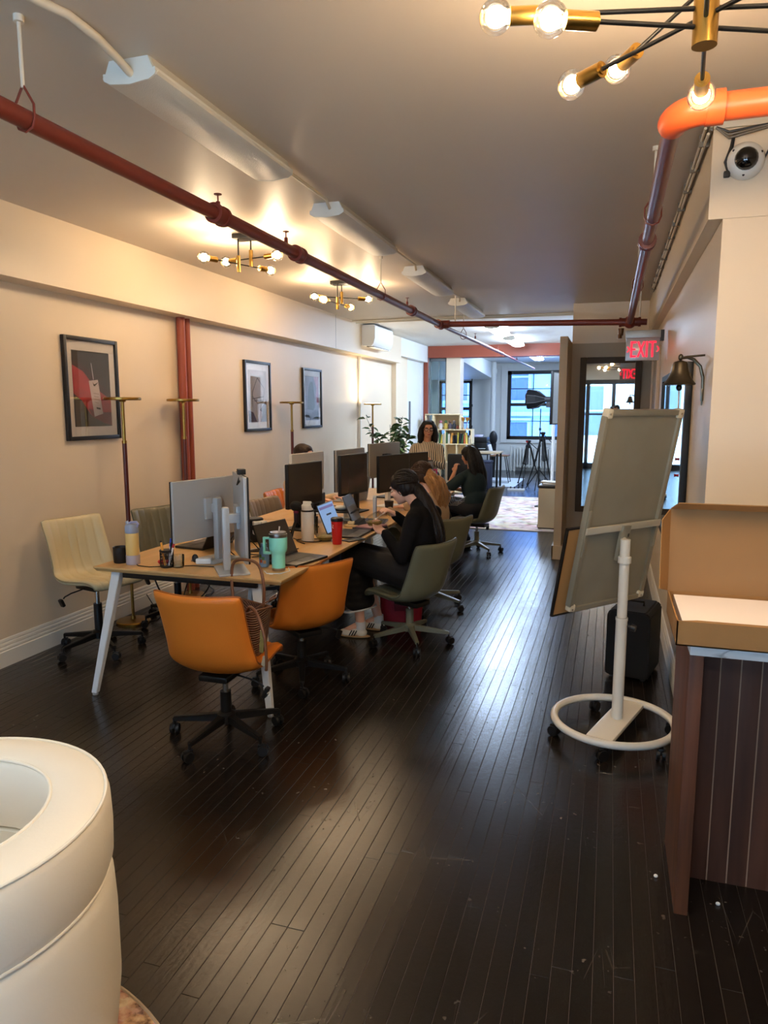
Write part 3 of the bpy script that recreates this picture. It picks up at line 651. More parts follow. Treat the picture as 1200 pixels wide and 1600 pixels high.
def chair(label, loc, face, shell, pipe, base=black_base, lift=.40, turn=0.0, swivel=None, marks=False, lever=True):
    """face = heading of the sitter in degrees; lift = height of the seat shell's lowest line"""
    t = thing('office_chair', label, 'chair', (loc[0], loc[1], 0), 0, 'swivel office chairs round the desks')
    rz = math.radians(face - 90)
    add('seat_cushion', with_mat(me_cushion, shell), t, (0, 0, lift), rz); add('seat_shell', with_mat(me_back, shell), t, (0, 0, lift), rz)
    add('piping', with_mat(me_piping, pipe), t, (0, 0, lift), rz)
    q = Matrix.Rotation(rz, 4, 'Z')
    mb = MB(); mb.X = q; mb.box((0, -.02, lift - .045), (.15, .20, .032), .008); mb.build('mechanism', black_base, t)
    MB().cyl((0, 0, lift - .18), (0, 0, lift - .045), .014, n=16).build('gas_spring', chrome, t)
    MB().cyl((0, 0, .085), (0, 0, max(.24, lift - .16)), .027, n=20).build('column', base, t)
    MB().lathe([(.036, .082), (.045, .09), (.045, .128), (.03, .138)], 24).build('hub', base, t)
    if lever:
        mb = MB(); mb.X = q; mb.tube([(.06, -.02, lift - .045), (.17, -.03, lift - .06), (.215, -.035, lift - .075), (.225, -.036, lift - .085)], .005, 8); lv = mb.build('lever', black_base, t)
        mb = MB(); mb.X = q; mb.box((.237, -.036, lift - .11), (.022, .034, .055), .008, rot=(0, .4, 0)); kn = mb.build('knob', blackp, lv)
        if marks:
            for dz in (-.012, .002, .013): mb = MB(); mb.X = q; mb.box((.249 - dz * .4 , -.040, lift - .112 + dz), (.004, .016, .006), 0, rot=(0, .4, 0)); mb.build('mark', M('white_print', (225, 225, 222), .5), kn, smooth=False)
    for i in range(5):
        a = math.radians(turn + 72 * i)
        l = add('leg', with_mat(me_leg, base), t, (0, 0, 0), a)
        add('caster', me_caster, l, (0, .272, 0), 1.1 * i + .6)
    return t
orange = leather('orange_leather', (214, 122, 40)); beige = leather('beige_leather', (206, 190, 148)); olive = leather('olive_leather', (104, 100, 80))
green = leather('sage_leather', (110, 110, 88)); taupel = leather('taupe_leather', (132, 116, 96)); cream = leather('cream_leather', (214, 202, 170))
pipe_o, pipe_b, pipe_g = leather('orange_piping', (150, 82, 26)), leather('beige_piping', (150, 136, 102)), leather('green_piping', (84, 86, 68))
gbase = M('sage_base_paint', (112, 114, 98), .4, metal=.1)
chair('beige channelled leather chair beside the cream wall, black base', (-3.22, 3.87), -14, beige, pipe_b, lift=.48, turn=22)
chair('olive green channelled chair behind the pale monitor', (-3.10, 4.62), -20, olive, pipe_g, lift=.455, turn=10)
chair('taupe channelled chair behind the small potted plant', (-2.57, 5.44), -8, taupel, pipe_b, lift=.45, turn=40)
chair('orange leather chair of the person half hidden behind the pale monitors', (-2.79, 6.14), 4, orange, pipe_o, lift=.44, turn=5)
chair('cream leather chair beyond the person on the wall side', (-2.90, 6.98), -5, cream, pipe_b, lift=.46, turn=20)
chair('orange leather chair nearest the camera, holding the brown woven tote', (-1.74, 2.96), 90, orange, pipe_o, lift=.385, turn=28, marks=True)
chair('orange leather chair at the desk side, second from the camera', (-1.70, 3.78), 142, orange, pipe_o, lift=.355, turn=-12)
chair('sage green chair of the person in black eating from a bowl', (-1.27, 4.64), 157, green, pipe_g, gbase, lift=.335, turn=62, lever=False)
chair('sage green chair behind the person with blonde hair', (-1.34, 5.60), 150, green, pipe_g, gbase, lift=.36, turn=30, lever=False)
chair('sage green chair of the person in dark teal', (-1.39, 7.93), 168, green, pipe_g, gbase, lift=.36, turn=75)

# ------------------------------------------------------------------ desks
def oak(name, rgb):
    m = M(name, rgb, .42, var=.10, vscale=1.6, stretch=(9, 1, 9), bump=.05, bscale=30, rvar=.06); return m
oak1 = oak('oak_laminate', (206, 164, 106)); oak2 = oak('pale_oak_laminate', (210, 184, 146))
def desk(label, y0, y1, legs, mat, x0=-2.67, x1=-1.54):
    t = thing('desk', label, 'desk', (0, 0, 0), group='long shared desks')
    # top with undercut edges
    mb = MB(); z1 = .75; z0 = .724; e = .012
    mb.raw([(x0, y0, z1), (x1, y0, z1), (x1, y1, z1), (x0, y1, z1), (x0, y0, z1 - .008), (x1, y0, z1 - .008), (x1, y1, z1 - .008), (x0, y1, z1 - .008), (x0 + e, y0 + e, z0), (x1 - e, y0 + e, z0), (x1 - e, y1 - e, z0), (x0 + e, y1 - e, z0)],
           [(0, 1, 2, 3), (11, 10, 9, 8)] + [(i, (i + 1) % 4, 4 + (i + 1) % 4, 4 + i) for i in range(4)] + [(4 + i, 4 + (i + 1) % 4, 8 + (i + 1) % 4, 8 + i) for i in range(4)])
    mb.build('top', mat, t, smooth=False)
    for xx in (x0 + .30, x1 - .30): MB().bb(xx - .02, xx + .02, y0 + .06, y1 - .06, .685, .724, .003).build('side_beam', blackm, t)
    for y in (y0 + .05, y1 - .05): MB().bb(x0 + .16, x1 - .16, y - .015, y + .015, .690, .724, .003).build('cross_beam', blackm, t)
    for (xt, yt, xf, yf) in legs:
        wt, wf, th = .055, .034, .022
        mb = MB(); mb.raw([(xt - wt / 2, yt - th, .724), (xt + wt / 2, yt - th, .724), (xt + wt / 2, yt + th, .724), (xt - wt / 2, yt + th, .724), (xf - wf / 2, yf - th * .7, .012), (xf + wf / 2, yf - th * .7, .012), (xf + wf / 2, yf + th * .7, .012), (xf - wf / 2, yf + th * .7, .012)],
               [(3, 2, 1, 0), (4, 5, 6, 7), (0, 1, 5, 4), (1, 2, 6, 5), (2, 3, 7, 6), (3, 0, 4, 7)]); bmesh.ops.bevel(mb.bm, geom=list(mb.bm.edges), offset=.003, segments=2, affect='EDGES')
        lg = mb.build('leg', white_m, t); MB().cyl((xf, yf, 0), (xf, yf, .013), .016, n=14).build('foot', M('grey_foot', (150, 150, 150), .5), lg)
    return t
desk('oak topped desk nearest the camera with white splayed legs', 3.19, 5.02, [(-2.555, 3.25, -2.725, 3.215), (-1.715, 3.27, -1.645, 3.245), (-2.56, 4.96, -2.70, 4.99), (-1.69, 4.97, -1.61, 5.0)], oak1)
desk('oak topped desk in the middle of the long row', 5.03, 6.40, [(-2.56, 6.34, -2.70, 6.37), (-1.69, 6.34, -1.59, 6.37)], oak1)
desk('pale oak desk at the far end of the row', 6.42, 7.40, [(-2.56, 7.34, -2.70, 7.37), (-1.66, 7.33, -1.58, 7.36)], oak2)

# ------------------------------------------------------------------ floor lamps
woodp = M('dark_red_wood', (86, 34, 24), .35, var=.12, stretch=(8, 8, 1))
glow = emitter('lamp_led', (1.0, .80, .50), 38)
def floor_lamp(label, x, y, lit=False):
    t = thing('floor_lamp', label, 'floor lamp', (x, y, 0), group='torchiere floor lamps along the left wall')
    MB().lathe([(.125, 0), (.125, .012), (.118, .02), (.02, .026), (.016, .05)], 36).build('base', brass, t)
    MB().cyl((0, 0, .02), (0, 0, .40), .011, n=16).build('lower_pole', brass, t)
    MB().cyl((0, 0, .40), (0, 0, 1.36), .0165, n=16).build('wood_pole', woodp, t)
    MB().cyl((0, 0, 1.355), (0, 0, 1.375), .0185, n=16).cyl((0, 0, 1.36), (0, 0, 1.66), .0125, n=16).build('upper_pole', brass, t)
    MB().cyl((0, 0, 1.655), (0, 0, 1.675), .022, .03, n=18).lathe([(.03, 1.668), (.128, 1.668), (.132, 1.672), (.132, 1.684), (.128, 1.688), (.0, 1.688)], 40).build('head', brass, t)
    MB().cyl((0, 0, 1.6881), (0, 0, 1.689), .105, n=32).build('diffuser', glow if lit else M('opal_diffuser', (226, 222, 212), .4), t)
    MB().tube([(.05, -.08, .012), (.10, -.02, .006), (.14, .10, .006), (.10, .22, .006), (-.02, .30, .03), (-.12, .34, .12)], .004, 6).build('cord', blackp, t)
    return t
floor_lamp('brass torchiere floor lamp in front of the red fabric picture', -3.40, 4.47)
floor_lamp('brass torchiere floor lamp in front of the terracotta riser pipes', -3.41, 5.27)
floor_lamp('brass torchiere floor lamp between the two far pictures', -3.41, 7.42)
floor_lamp('lit torchiere floor lamp glowing on the wall near the tall plant', -3.32, 10.03, True)

# ------------------------------------------------------------------ pictures
pf = M('picture_frame_black', (24, 23, 23), .4); matb = M('mat_board', (232, 224, 216), .7)
pglass = clear_glass('picture_glass', (1, 1, 1), .4)
def picture(label, y0, y1, z0, z1, art):
    t = thing('framed_picture', label, 'picture', (XL, (y0 + y1) / 2, (z0 + z1) / 2)); W, Hh = y1 - y0, z1 - z0; fw = .028
    for nm, a in (('frame_side', (-W / 2, -W / 2 + fw, -Hh / 2, Hh / 2)), ('frame_side', (W / 2 - fw, W / 2, -Hh / 2, Hh / 2)), ('frame_rail', (-W / 2 + fw, W / 2 - fw, Hh / 2 - fw, Hh / 2)), ('frame_rail', (-W / 2 + fw, W / 2 - fw, -Hh / 2, -Hh / 2 + fw))): MB().bb(.001, .030, a[0], a[1], a[2], a[3], .003).build(nm, pf, t)
    MB().bb(.002, .012, -W / 2 + fw, W / 2 - fw, -Hh / 2 + fw, Hh / 2 - fw).build('mat_board', matb, t, smooth=False)
    w, h = W / 2 - .085, Hh / 2 - .095
    def poly(name, pts, mat, lv, parent=t):
        x = .0125 + lv * .0004; k = len(pts)
        mb = MB(); mb.raw([(x, u * w, v * h) for u, v in pts] , [tuple(range(k))]); return mb.build(name, mat, parent, smooth=False)
    art(poly)
    MB().bb(.0205, .0215, -W / 2 + fw, W / 2 - fw, -Hh / 2 + fw, Hh / 2 - fw).build('glass', pglass, t, smooth=False)
def art1(poly):
    p = poly('print', [(-1, -1), (1, -1), (1, 1), (-1, 1)], M('print_charcoal', (44, 38, 38), .6, var=.25, vscale=9), 0)
    rd, rd2 = M('print_red', (176, 44, 58), .6, var=.25, vscale=12), M('print_dark_red', (110, 28, 40), .6, var=.2, vscale=10)
    poly('print_cloth', [(-1, .62), (-.45, .46), (.2, .02), (1, -.28), (1, -1), (.5, -.9), (-.1, -.72), (-.6, -.30), (-1, -.12)], rd, 1, p)
    poly('print_fold', [(-1, .74), (-.3, .60), (.3, .2), (1, -.05), (1, -.28), (.2, .02), (-.45, .46), (-1, .62)], M('print_fold', (60, 28, 34), .6), 2, p)
    poly('print_cloth', [(-.1, -.72), (.5, -.9), (1, -1), (1, -.62), (.3, -.62), (-.25, -.52)], rd2, 2, p)
    tg_ = poly('print_tag', [(-.18, .22), (.32, .26), (.52, -.66), (.04, -.74)], M('print_tag', (206, 188, 184), .6), 3, p)
    poly('tag_cord', [(-.02, .70), (.01, .70), (.10, .26), (.06, .26)], M('print_tag', (206, 188, 184), .6), 3, p)
    poly('tag_mark', [(.02, .19), (.07, .09), (.14, .08), (.34, .20), (.15, .14), (.09, .14)], M('print_ink', (36, 32, 34), .6), 4, tg_)
    for k, (a, b) in enumerate(((-.10, .34), (-.18, .30), (-.26, .36), (-.34, .28))): poly('tag_text', [(.04 + k * .02, a), (b, a - .02), (b, a - .035), (.04 + k * .02, a - .015)], M('print_grey', (150, 134, 132), .6), 4, tg_)
    poly('tag_text', [(.16, -.48), (.38, -.50), (.39, -.55), (.17, -.53)], M('print_ink', (36, 32, 34), .6), 4, tg_)
def art2(poly):
    p = poly('print', [(-1, -1), (1, -1), (1, 1), (-1, 1)], M('print_pale_grey', (186, 176, 170), .6, var=.08, vscale=8), 0)
    ink = M('print_ink', (36, 32, 34), .6)
    for (a, b) in (((-.55, .15), (.0, .72)), ((0, .72), (.75, .30)), ((-.55, .15), (-.55, -.42)), ((.75, .30), (.6, -.2)), ((-.55, -.1), (.7, .0)), ((-.55, .0), (.0, -.3)), ((.0, -.3), (.6, -.2))):
        dx, dy = b[0] - a[0], b[1] - a[1]; L_ = math.hypot(dx, dy); nx, ny = -dy / L_ * .018, dx / L_ * .012
        poly('ink_line', [(a[0] - nx, a[1] - ny), (b[0] - nx, b[1] - ny), (b[0] + nx, b[1] + ny), (a[0] + nx, a[1] + ny)], ink, 2, p)
    for k in range(9):
        x = -.40 + k * .11; poly('ink_mark', [(x, -.20), (x + .05, -.20), (x + .05, -.13), (x, -.13)], ink, 2, p)
    poly('dark_shape', [(1, -.1), (.2, -.55), (-.1, -1), (1, -1)], M('print_mid_grey', (104, 84, 78), .6, var=.2, vscale=12), 1, p)
    poly('dark_shape', [(-1, -.55), (-.5, -.62), (-.1, -1), (-1, -1)], M('print_brown', (88, 60, 54), .6, var=.2, vscale=12), 1, p)
    poly('pale_shape', [(.05, -.5), (.5, -.62), (.3, -1), (.05, -1)], M('print_tag', (206, 188, 184), .6), 2, p)
    poly('pale_shape', [(-.8, .98), (.5, .98), (.7, .86), (.1, .80), (-.6, .84)], M('print_tag', (206, 188, 184), .6), 2, p)
def art3(poly):
    p = poly('print', [(-1, -1), (1, -1), (1, 1), (-1, 1)], M('print_slate', (118, 112, 118), .6, var=.15, vscale=8), 0)
    poly('dark_figure', [(-.75, -.5), (-.6, .3), (-.35, .72), (.1, .78), (.3, .3), (.42, -.4), (.2, -.55)], M('print_ink', (36, 32, 34), .6), 1, p)
    poly('pink_streak', [(.25, 1), (1, 1), (1, -.2), (.75, -.35), (.55, .1), (.62, .5)], M('print_pink', (186, 112, 130), .6, var=.3, vscale=20), 2, p)
    poly('dark_shape', [(-1, -1), (-1, -.62), (-.2, -.7), (.5, -.5), (1, -.6), (1, -1)], M('print_mid_slate', (78, 72, 80), .6, var=.2, vscale=12), 1, p)
picture('black framed picture of red fabric with a white tag', 4.082, 4.642, 1.385, 2.105, art1)
picture('black framed grey line drawing of a building', 6.62, 7.206, 1.375, 2.102, art2)
picture('black framed picture with a dark figure and pink streak', 8.078, 8.665, 1.375, 2.102, art3)

# ------------------------------------------------------------------ mobile whiteboard (seen from the back)
wbm = M('whiteboard_back', (150, 146, 130), .42, metal=.25, var=.10, vscale=3.5, rvar=.1); alu = M('board_aluminium', (150, 146, 130), .35, metal=.35)
white_e = M('stand_enamel', (222, 218, 206), .32); corner_m = M('corner_cap', (216, 206, 180), .45)
W_ = thing('mobile_whiteboard', 'tilted whiteboard on a white pole with a round castered base, seen from behind', 'whiteboard', (.075, 3.556, 0))
RX = Matrix.Translation((.08 - .075, 3.621 - 3.556, 1.116)) @ Matrix.Rotation(math.radians(50.5), 4, 'Z') @ Matrix.Rotation(math.radians(10.7), 4, 'X')
def wbp(name, mat, parent=W_, **k):
    def go(mb): return mb.build(name, mat, parent, **k)
    return go
def WB(): m = MB(); m.X = RX.copy(); return m
BW, BH = .550, .986     # local: x along the width, z up, -y = back facing the camera
WB().bb(-BW / 2 + .012, BW / 2 - .012, -.004, .008, -BH / 2 + .012, BH / 2 - .012).build('board_panel', wbm, W_, smooth=False)
WB().bb(-BW / 2 + .012, BW / 2 - .012, .0085, .011, -BH / 2 + .012, BH / 2 - .012).build('writing_surface', M('white_enamel', (236, 238, 238), .2), W_, smooth=False)
for a in ((-BW / 2, -BW / 2 + .026, -BH / 2 + .03, BH / 2 - .03), (BW / 2 - .026, BW / 2, -BH / 2 + .03, BH / 2 - .03), (-BW / 2 + .03, BW / 2 - .03, BH / 2 - .026, BH / 2), (-BW / 2 + .03, BW / 2 - .03, -BH / 2, -BH / 2 + .026)):
    WB().bb(a[0], a[1], -.016, .016, a[2], a[3], .003).build('edge_frame', alu, W_)
for sx in (-1, 1):
    for sz in (-1, 1):
        c = WB().bb(sx * BW / 2 - (.04 if sx > 0 else -.004), sx * BW / 2 + (.004 if sx > 0 else .04), -.018, .018, sz * BH / 2 - (.04 if sz > 0 else -.004), sz * BH / 2 + (.004 if sz > 0 else .04), .008).build('corner_cap', corner_m, W_)
        WB().cyl((sx * (BW / 2 - .018), -.021, sz * (BH / 2 - .018)), (sx * (BW / 2 - .018), -.017, sz * (BH / 2 - .018)), .005, n=10).build('screw', chrome, c)
ZB = -.075
WB().bb(-BW / 2 + .005, BW / 2 - .005, -.028, -.016, ZB - .017, ZB + .017, .003).build('cross_bar', M('bar_enamel', (186, 180, 162), .35), W_)
for sx in (-1, 1): WB().bb(sx * (BW / 2 - .015) - .010, sx * (BW / 2 - .015) + .010, -.022, -.015, ZB - .13, ZB + .10, .003).build('side_bracket', alu, W_)
WB().bb(-.028, .030, -.040, -.017, ZB - .17, ZB + .01, .004).build('pivot_bracket', alu, W_)
for k in range(5): WB().bb(.012, .020, -.043, -.039, ZB - .15 + k * .026, ZB - .134 + k * .026).build('slot', M('slot_dark', (70, 68, 62), .6), W_, smooth=False)
bk = (.092 - .075, 3.571 - 3.556)
MB().cyl((*bk, .085), (*bk, .60), .027, n=24).build('lower_pole', white_e, W_)
MB().cyl((*bk, .60), (*bk, .985), .0235, n=24).build('upper_pole', white_e, W_); MB().cyl((*bk, .87), (*bk, .90), .031, n=24).cyl((*bk, .585), (*bk, .60), .029, n=24).build('pole_collar', white_e, W_)
pc = Vector((*bk, .97)); pt = RX @ Vector((0, -.03, ZB - .06)); MB().cyl(pc, pt, .014, n=12).build('pivot_arm', white_e, W_)
MB().cyl((bk[0] + .02, bk[1], .56), (bk[0] + .055, bk[1] - .01, .555), .007, n=10).cyl((bk[0] + .045, bk[1] - .008, .556), (bk[0] + .066, bk[1] - .014, .552), .019, .016, n=12).build('clamp_knob', blackp, W_)
MB().tube([(.285 * math.cos(a), .285 * math.sin(a), .078) for a in [2 * PI * i / 56 for i in range(56)]], .0185, 14, closed=True).build('ring_base', white_e, W_)
mb = MB(); mb.at((bk[0], bk[1], .074), (0, 0, math.radians(-18))); mb.box((0, 0, 0), (.125, .535, .022), .006); mb.build('foot_plate', white_e, W_)
for i, a in enumerate((200, 262, 318, 20, 110)):
    a = math.radians(a); c = (.285 * math.cos(a), .285 * math.sin(a), 0)
    mb = MB(); mb.at(c, (0, 0, a + .7)); [mb.cyl((s * .005, -.012, .026), (s * .02, -.012, .026), .026, n=16) for s in (-1, 1)]; mb.bb(-.012, .012, -.03, .014, .026, .058, .005); mb.cyl((0, 0, .05), (0, 0, .07), .008, n=8); mb.build('caster', blackp, W_)
# kraft board in a slim black frame, clipped on the writing side
kb = thing('framed_kraft_board', 'brown kraft board with a black edge behind the whiteboard', 'board', (.075, 3.556, 0))
def KB(): m = MB(); m.X = RX.copy(); return m
k0, k1, kz0, kz1 = -BW / 2 - .02, BW / 2 - .15, -BH / 2 - .04, -BH / 2 + .40
KB().bb(k0, k1, .062, .070, kz0, kz1).build('board', M('kraft_board', (176, 134, 84), .75, var=.05, vscale=8), kb, smooth=False)
for a in ((k0 - .008, k0, kz0, kz1), (k1, k1 + .008, kz0, kz1), (k0 - .008, k1 + .008, kz1, kz1 + .008), (k0 - .008, k1 + .008, kz0 - .008, kz0)): KB().bb(a[0], a[1], .058, .074, a[2], a[3]).build('edge', blackp, kb, smooth=False)
for xx in (-.1, .05): KB().bb(xx, xx + .03, .012, .062, -BH / 2 + .02, -BH / 2 + .04, .002).build('clip', blackp, kb)

# ------------------------------------------------------------------ black case, counter, carton
bc = thing('black_case', 'black upright hard case standing behind the whiteboard', 'case', (.19, 4.50, 0), math.radians(-14))
mb = MB(); mb.extrude([(-.12, .02), (.12, .02), (.125, .03), (.125, .40), (.10, .425), (-.10, .425), (-.125, .40), (-.125, .03)], 'y', -.17, .17); bmesh.ops.bevel(mb.bm, geom=list(mb.bm.edges), offset=.008, segments=2, affect='EDGES'); mb.build('shell', M('case_fabric', (7, 7, 8), .75, bump=.2, bscale=200), bc)
for sx in (-.09, .09):
    for sy in (-.12, .12): MB().cyl((sx, sy - .02, .018), (sx, sy + .02, .018), .018, n=12).build('wheel', blackp, bc)
MB().tube([(-.05, 0, .425), (-.05, 0, .45), (.05, 0, .45), (.05, 0, .425)], .008, 8).build('handle', blackp, bc); MB().bb(-.127, -.124, -.172, .172, .2, .21).build('zip', M('zip_grey', (60, 60, 62), .4, metal=.5), bc, smooth=False)
wal = M('walnut_veneer', (94, 54, 32), .55, var=.45, vscale=2.2, stretch=(14, 14, .9), bump=.04, bscale=40); wald = M('dark_walnut_slat', (84, 50, 35), .62, var=.35, vscale=2.0, stretch=(10, 10, .9)); inlay = M('pale_inlay', (168, 134, 108), .45)
marble = bpy.data.materials.new('white_marble'); marble.use_nodes = True
nt = marble.node_tree; b_ = nt.nodes['Principled BSDF']; b_.inputs['Roughness'].default_value = .16
tc = nt.nodes.new('ShaderNodeTexCoord'); nz = nt.nodes.new('ShaderNodeTexNoise'); nz.inputs['Scale'].default_value = 3.2; nz.inputs['Detail'].default_value = 7; nz.inputs['Distortion'].default_value = 1.6
rp_ = nt.nodes.new('ShaderNodeValToRGB'); e_ = rp_.color_ramp.elements; e_[0].position = .478; e_[0].color = (.80, .79, .77, 1); e_[1].position = .522; e_[1].color = (.80, .79, .77, 1); e2 = rp_.color_ramp.elements.new(.5); e2.color = (.42, .41, .40, 1)
nt.links.new(tc.outputs['Object'], nz.inputs['Vector']); nt.links.new(nz.outputs['Fac'], rp_.inputs[0]); nt.links.new(rp_.outputs[0], b_.inputs['Base Color'])
ct = thing('reception_counter', 'walnut slatted reception counter with a marble top', 'counter', (0, 0, 0))
MB().bb(.258, 1.75, 2.262, 2.95, .866, .908, .003).build('marble_top', marble, ct)
MB().bb(.259, .300, 2.276, 2.68, 0, .866, .002).build('end_panel', wal, ct)
xs = .300
for k, w in enumerate((.016, .0575, .0575, .0575, .0575)):
    MB().bb(xs, xs + w, 2.485, 2.505, 0, .866, .0015).build('slat', wald, ct); xs += w
    if k < 4: MB().bb(xs, xs + .0042, 2.488, 2.503, 0, .866).build('inlay_strip', inlay, ct, smooth=False); xs += .0042
MB().bb(xs, xs + .02, 2.485, 2.90, 0, .866).build('return_panel', wald, ct, smooth=False)
MB().bb(1.70, 1.745, 2.276, 2.90, 0, .866, .002).build('end_panel', wal, ct)
MB().bb(xs + .02, 1.70, 2.88, 2.90, 0, .866).build('back_panel', M('dark_void_panel', (30, 25, 23), .7), ct, smooth=False)
kraft = M('corrugated_kraft', (150, 110, 64), .78, var=.06, vscale=7, bump=.05, bscale=90); kin = M('kraft_inside', (140, 106, 68), .8, var=.05, vscale=5)
bx = thing('cardboard_box', 'open shallow cardboard box of white paper on the counter', 'box', (.212, 2.215, .908))
# local: x right, y back
MB().bb(0, .52, 0, .004, 0, .075).build('front_wall', kraft, bx, smooth=False); MB().bb(0, .004, .0, .375, 0, .075).build('side_wall', kraft, bx, smooth=False); MB().bb(.516, .52, 0, .375, 0, .075).build('side_wall', kraft, bx, smooth=False)
MB().bb(0, .52, .372, .376, 0, .075).build('back_wall', kraft, bx, smooth=False); MB().bb(0, .52, 0, .375, 0, .004).build('bottom', kraft, bx, smooth=False)
MB().at((.006, .004, .0745), (0, 0, 0)).raw([(0, 0, 0), (.508, 0, 0), (.46, .012, .002), (.05, .012, .002)], [(0, 1, 2, 3)]).build('front_lip', kin, bx, smooth=False)
mb = MB(); mb.at((0, .376, .072), (math.radians(-9), 0, 0)); mb.bb(0, .52, 0, .004, 0, .285); mb.build('lid', kin, bx, smooth=False)
mb = MB(); mb.at((0, .376, .072), (math.radians(-9), 0, 0)); mb.raw([(0, 0, .003), (0, 0, .285), (-.030, -.062, .245), (-.030, -.062, .012), (-.003, 0, .003), (-.003, 0, .285), (-.033, -.062, .245), (-.033, -.062, .012)], [(0, 1, 2, 3), (7, 6, 5, 4), (0, 3, 7, 4), (1, 5, 6, 2), (2, 6, 7, 3), (0, 4, 5, 1)]); mb.build('lid_flap', kraft, bx, smooth=False)
mb = MB(); mb.at((0, .376, .072), (math.radians(-9), 0, 0)); mb.raw([(0, 0, .285), (.52, 0, .285), (.50, -.055, .302), (.02, -.055, .302), (0, 0, .288), (.52, 0, .288), (.50, -.055, .305), (.02, -.055, .305)], [(3, 2, 1, 0), (4, 5, 6, 7), (0, 1, 5, 4), (2, 3, 7, 6), (1, 2, 6, 5), (3, 0, 4, 7)]); mb.build('lid_flap', kraft, bx, smooth=False)
paper = thing('paper_ream', 'white sheets lying inside the open cardboard box', 'paper', (.212, 2.215, .908))
MB().bb(.018, .505, .012, .365, .0045, .066, .002).build('sheets', M('white_paper', (236, 228, 226), .7), paper, smooth=False)

# ------------------------------------------------------------------ armchair and rugs
crm = M('cream_upholstery', (236, 229, 212), .5, bump=.05, bscale=120, var=.02, vscale=2); crm2 = M('white_piping', (236, 230, 214), .5)
AC = thing('barrel_armchair', 'cream upholstered barrel armchair on the patterned rug', 'armchair', (-1.44, 1.12, .004))
def ringp(prof, n=72, gap=.0, sx=1.0, sy=1.0):
    mb = MB(); k = len(prof); v = []; f = []
    for j in range(n):
        a = 2 * PI * j / n
        for r, z in prof: v.append((sx * r * math.cos(a), sy * r * math.sin(a), z))
    for j in range(n):
        for i in range(k): f.append((j * k + i, j * k + (i + 1) % k, ((j + 1) % n) * k + (i + 1) % k, ((j + 1) % n) * k + i))
    return mb.raw(v, f)
ringp([(.250, .60), (.255, .672), (.262, .690), (.276, .699), (.366, .697), (.385, .688), (.395, .670), (.398, .60), (.396, .535), (.386, .508), (.372, .50), (.27, .50), (.255, .51)]).build('back_roll', crm, AC)
ringp([(.25, .30), (.25, .50), (.372, .505), (.384, .495), (.394, .46), (.398, .38), (.398, .20), (.385, .08), (.36, .04), (.26, .04)]).build('body', crm, AC)
for r, z in ((.386, .690), (.386, .506), (.262, .692)): MB().tube([(r * math.cos(a), r * math.sin(a), z) for a in [2 * PI * i / 72 for i in range(72)]], .0045, 8, closed=True).build('piping', crm2, AC)
MB().lathe([(.0, .30), (.245, .30), (.252, .32), (.252, .40), (.235, .425), (.0, .44)], 48).build('seat_cushion', crm, AC)
MB().lathe([(.28, 0), (.30, .01), (.30, .045), (.0, .05)], 48).build('plinth', blackp, AC)
one(MB().box((-1.50, 1.18, .462), (.24, .20, .03), .012, rot=(.03, 0, .4)), 'tan_pouch', M('tan_suede', (160, 122, 92), .8), 'tan pouch on the seat of the cream armchair', 'pouch')
def rug_mat(name, a, b, c, sc):
    m = bpy.data.materials.new(name); m.use_nodes = True; nt = m.node_tree; p = nt.nodes['Principled BSDF']; p.inputs['Roughness'].default_value = .95
    N = nt.nodes.new; L = nt.links.new; g = N('ShaderNodeNewGeometry')
    vo = N('ShaderNodeTexVoronoi'); vo.inputs['Scale'].default_value = sc; L(g.outputs['Position'], vo.inputs['Vector'])
    n1 = N('ShaderNodeTexNoise'); n1.inputs['Scale'].default_value = sc * .9; n1.inputs['Detail'].default_value = 6; L(g.outputs['Position'], n1.inputs['Vector'])
    r = N('ShaderNodeValToRGB'); e = r.color_ramp.elements; e[0].position = .34; e[0].color = (*lin(a), 1); e[1].position = .66; e[1].color = (*lin(c), 1); k = e.new(.47); k.color = (*lin(b), 1)
    L(n1.outputs['Fac'], r.inputs[0]); mx = N('ShaderNodeMix'); mx.data_type = 'RGBA'; mx.inputs['Factor'].default_value = .25; L(r.outputs[0], mx.inputs['A']); L(vo.outputs['Color'], mx.inputs['B'])
    mx.blend_type = 'SOFT_LIGHT'; L(mx.outputs['Result'], p.inputs['Base Color'])
    bp = N('ShaderNodeBump'); bp.inputs['Strength'].default_value = .5; n2 = N('ShaderNodeTexNoise'); n2.inputs['Scale'].default_value = 220; L(g.outputs['Position'], n2.inputs['Vector']); L(n2.outputs['Fac'], bp.inputs['Height']); L(bp.outputs[0], p.inputs['Normal'])
    return m
rg = thing('round_rug', 'round rose and cream patterned rug under the barrel armchair', 'rug', (-1.45, .75, 0))
MB().lathe([(.765, .001), (.765, .007), (.755, .009), (.0, .009)], 72).build('pile', rug_mat('rose_rug', (92, 62, 52), (186, 146, 124), (216, 190, 164), 34), rg)
MB().tube([(.768 * math.cos(a), .768 * math.sin(a), .005) for a in [2 * PI * i / 96 for i in range(96)]], .0055, 6, closed=True).build('binding', M('rug_binding', (176, 160, 138), .9), rg)
r2 = thing('area_rug', 'faded pink area rug on the floor past the desks', 'rug', (0, 0, 0))
MB().bb(-2.75, -.66, 9.55, 13.25, .001, .010, .003).build('pile', rug_mat('faded_rug', (150, 122, 116), (206, 186, 176), (226, 214, 206), 7), r2)
MB().bb(-2.75, -.66, 9.535, 9.55, .001, .009).bb(-2.75, -.66, 13.25, 13.265, .001, .009).build('binding', M('rug_binding', (176, 160, 138), .9), r2, smooth=False)

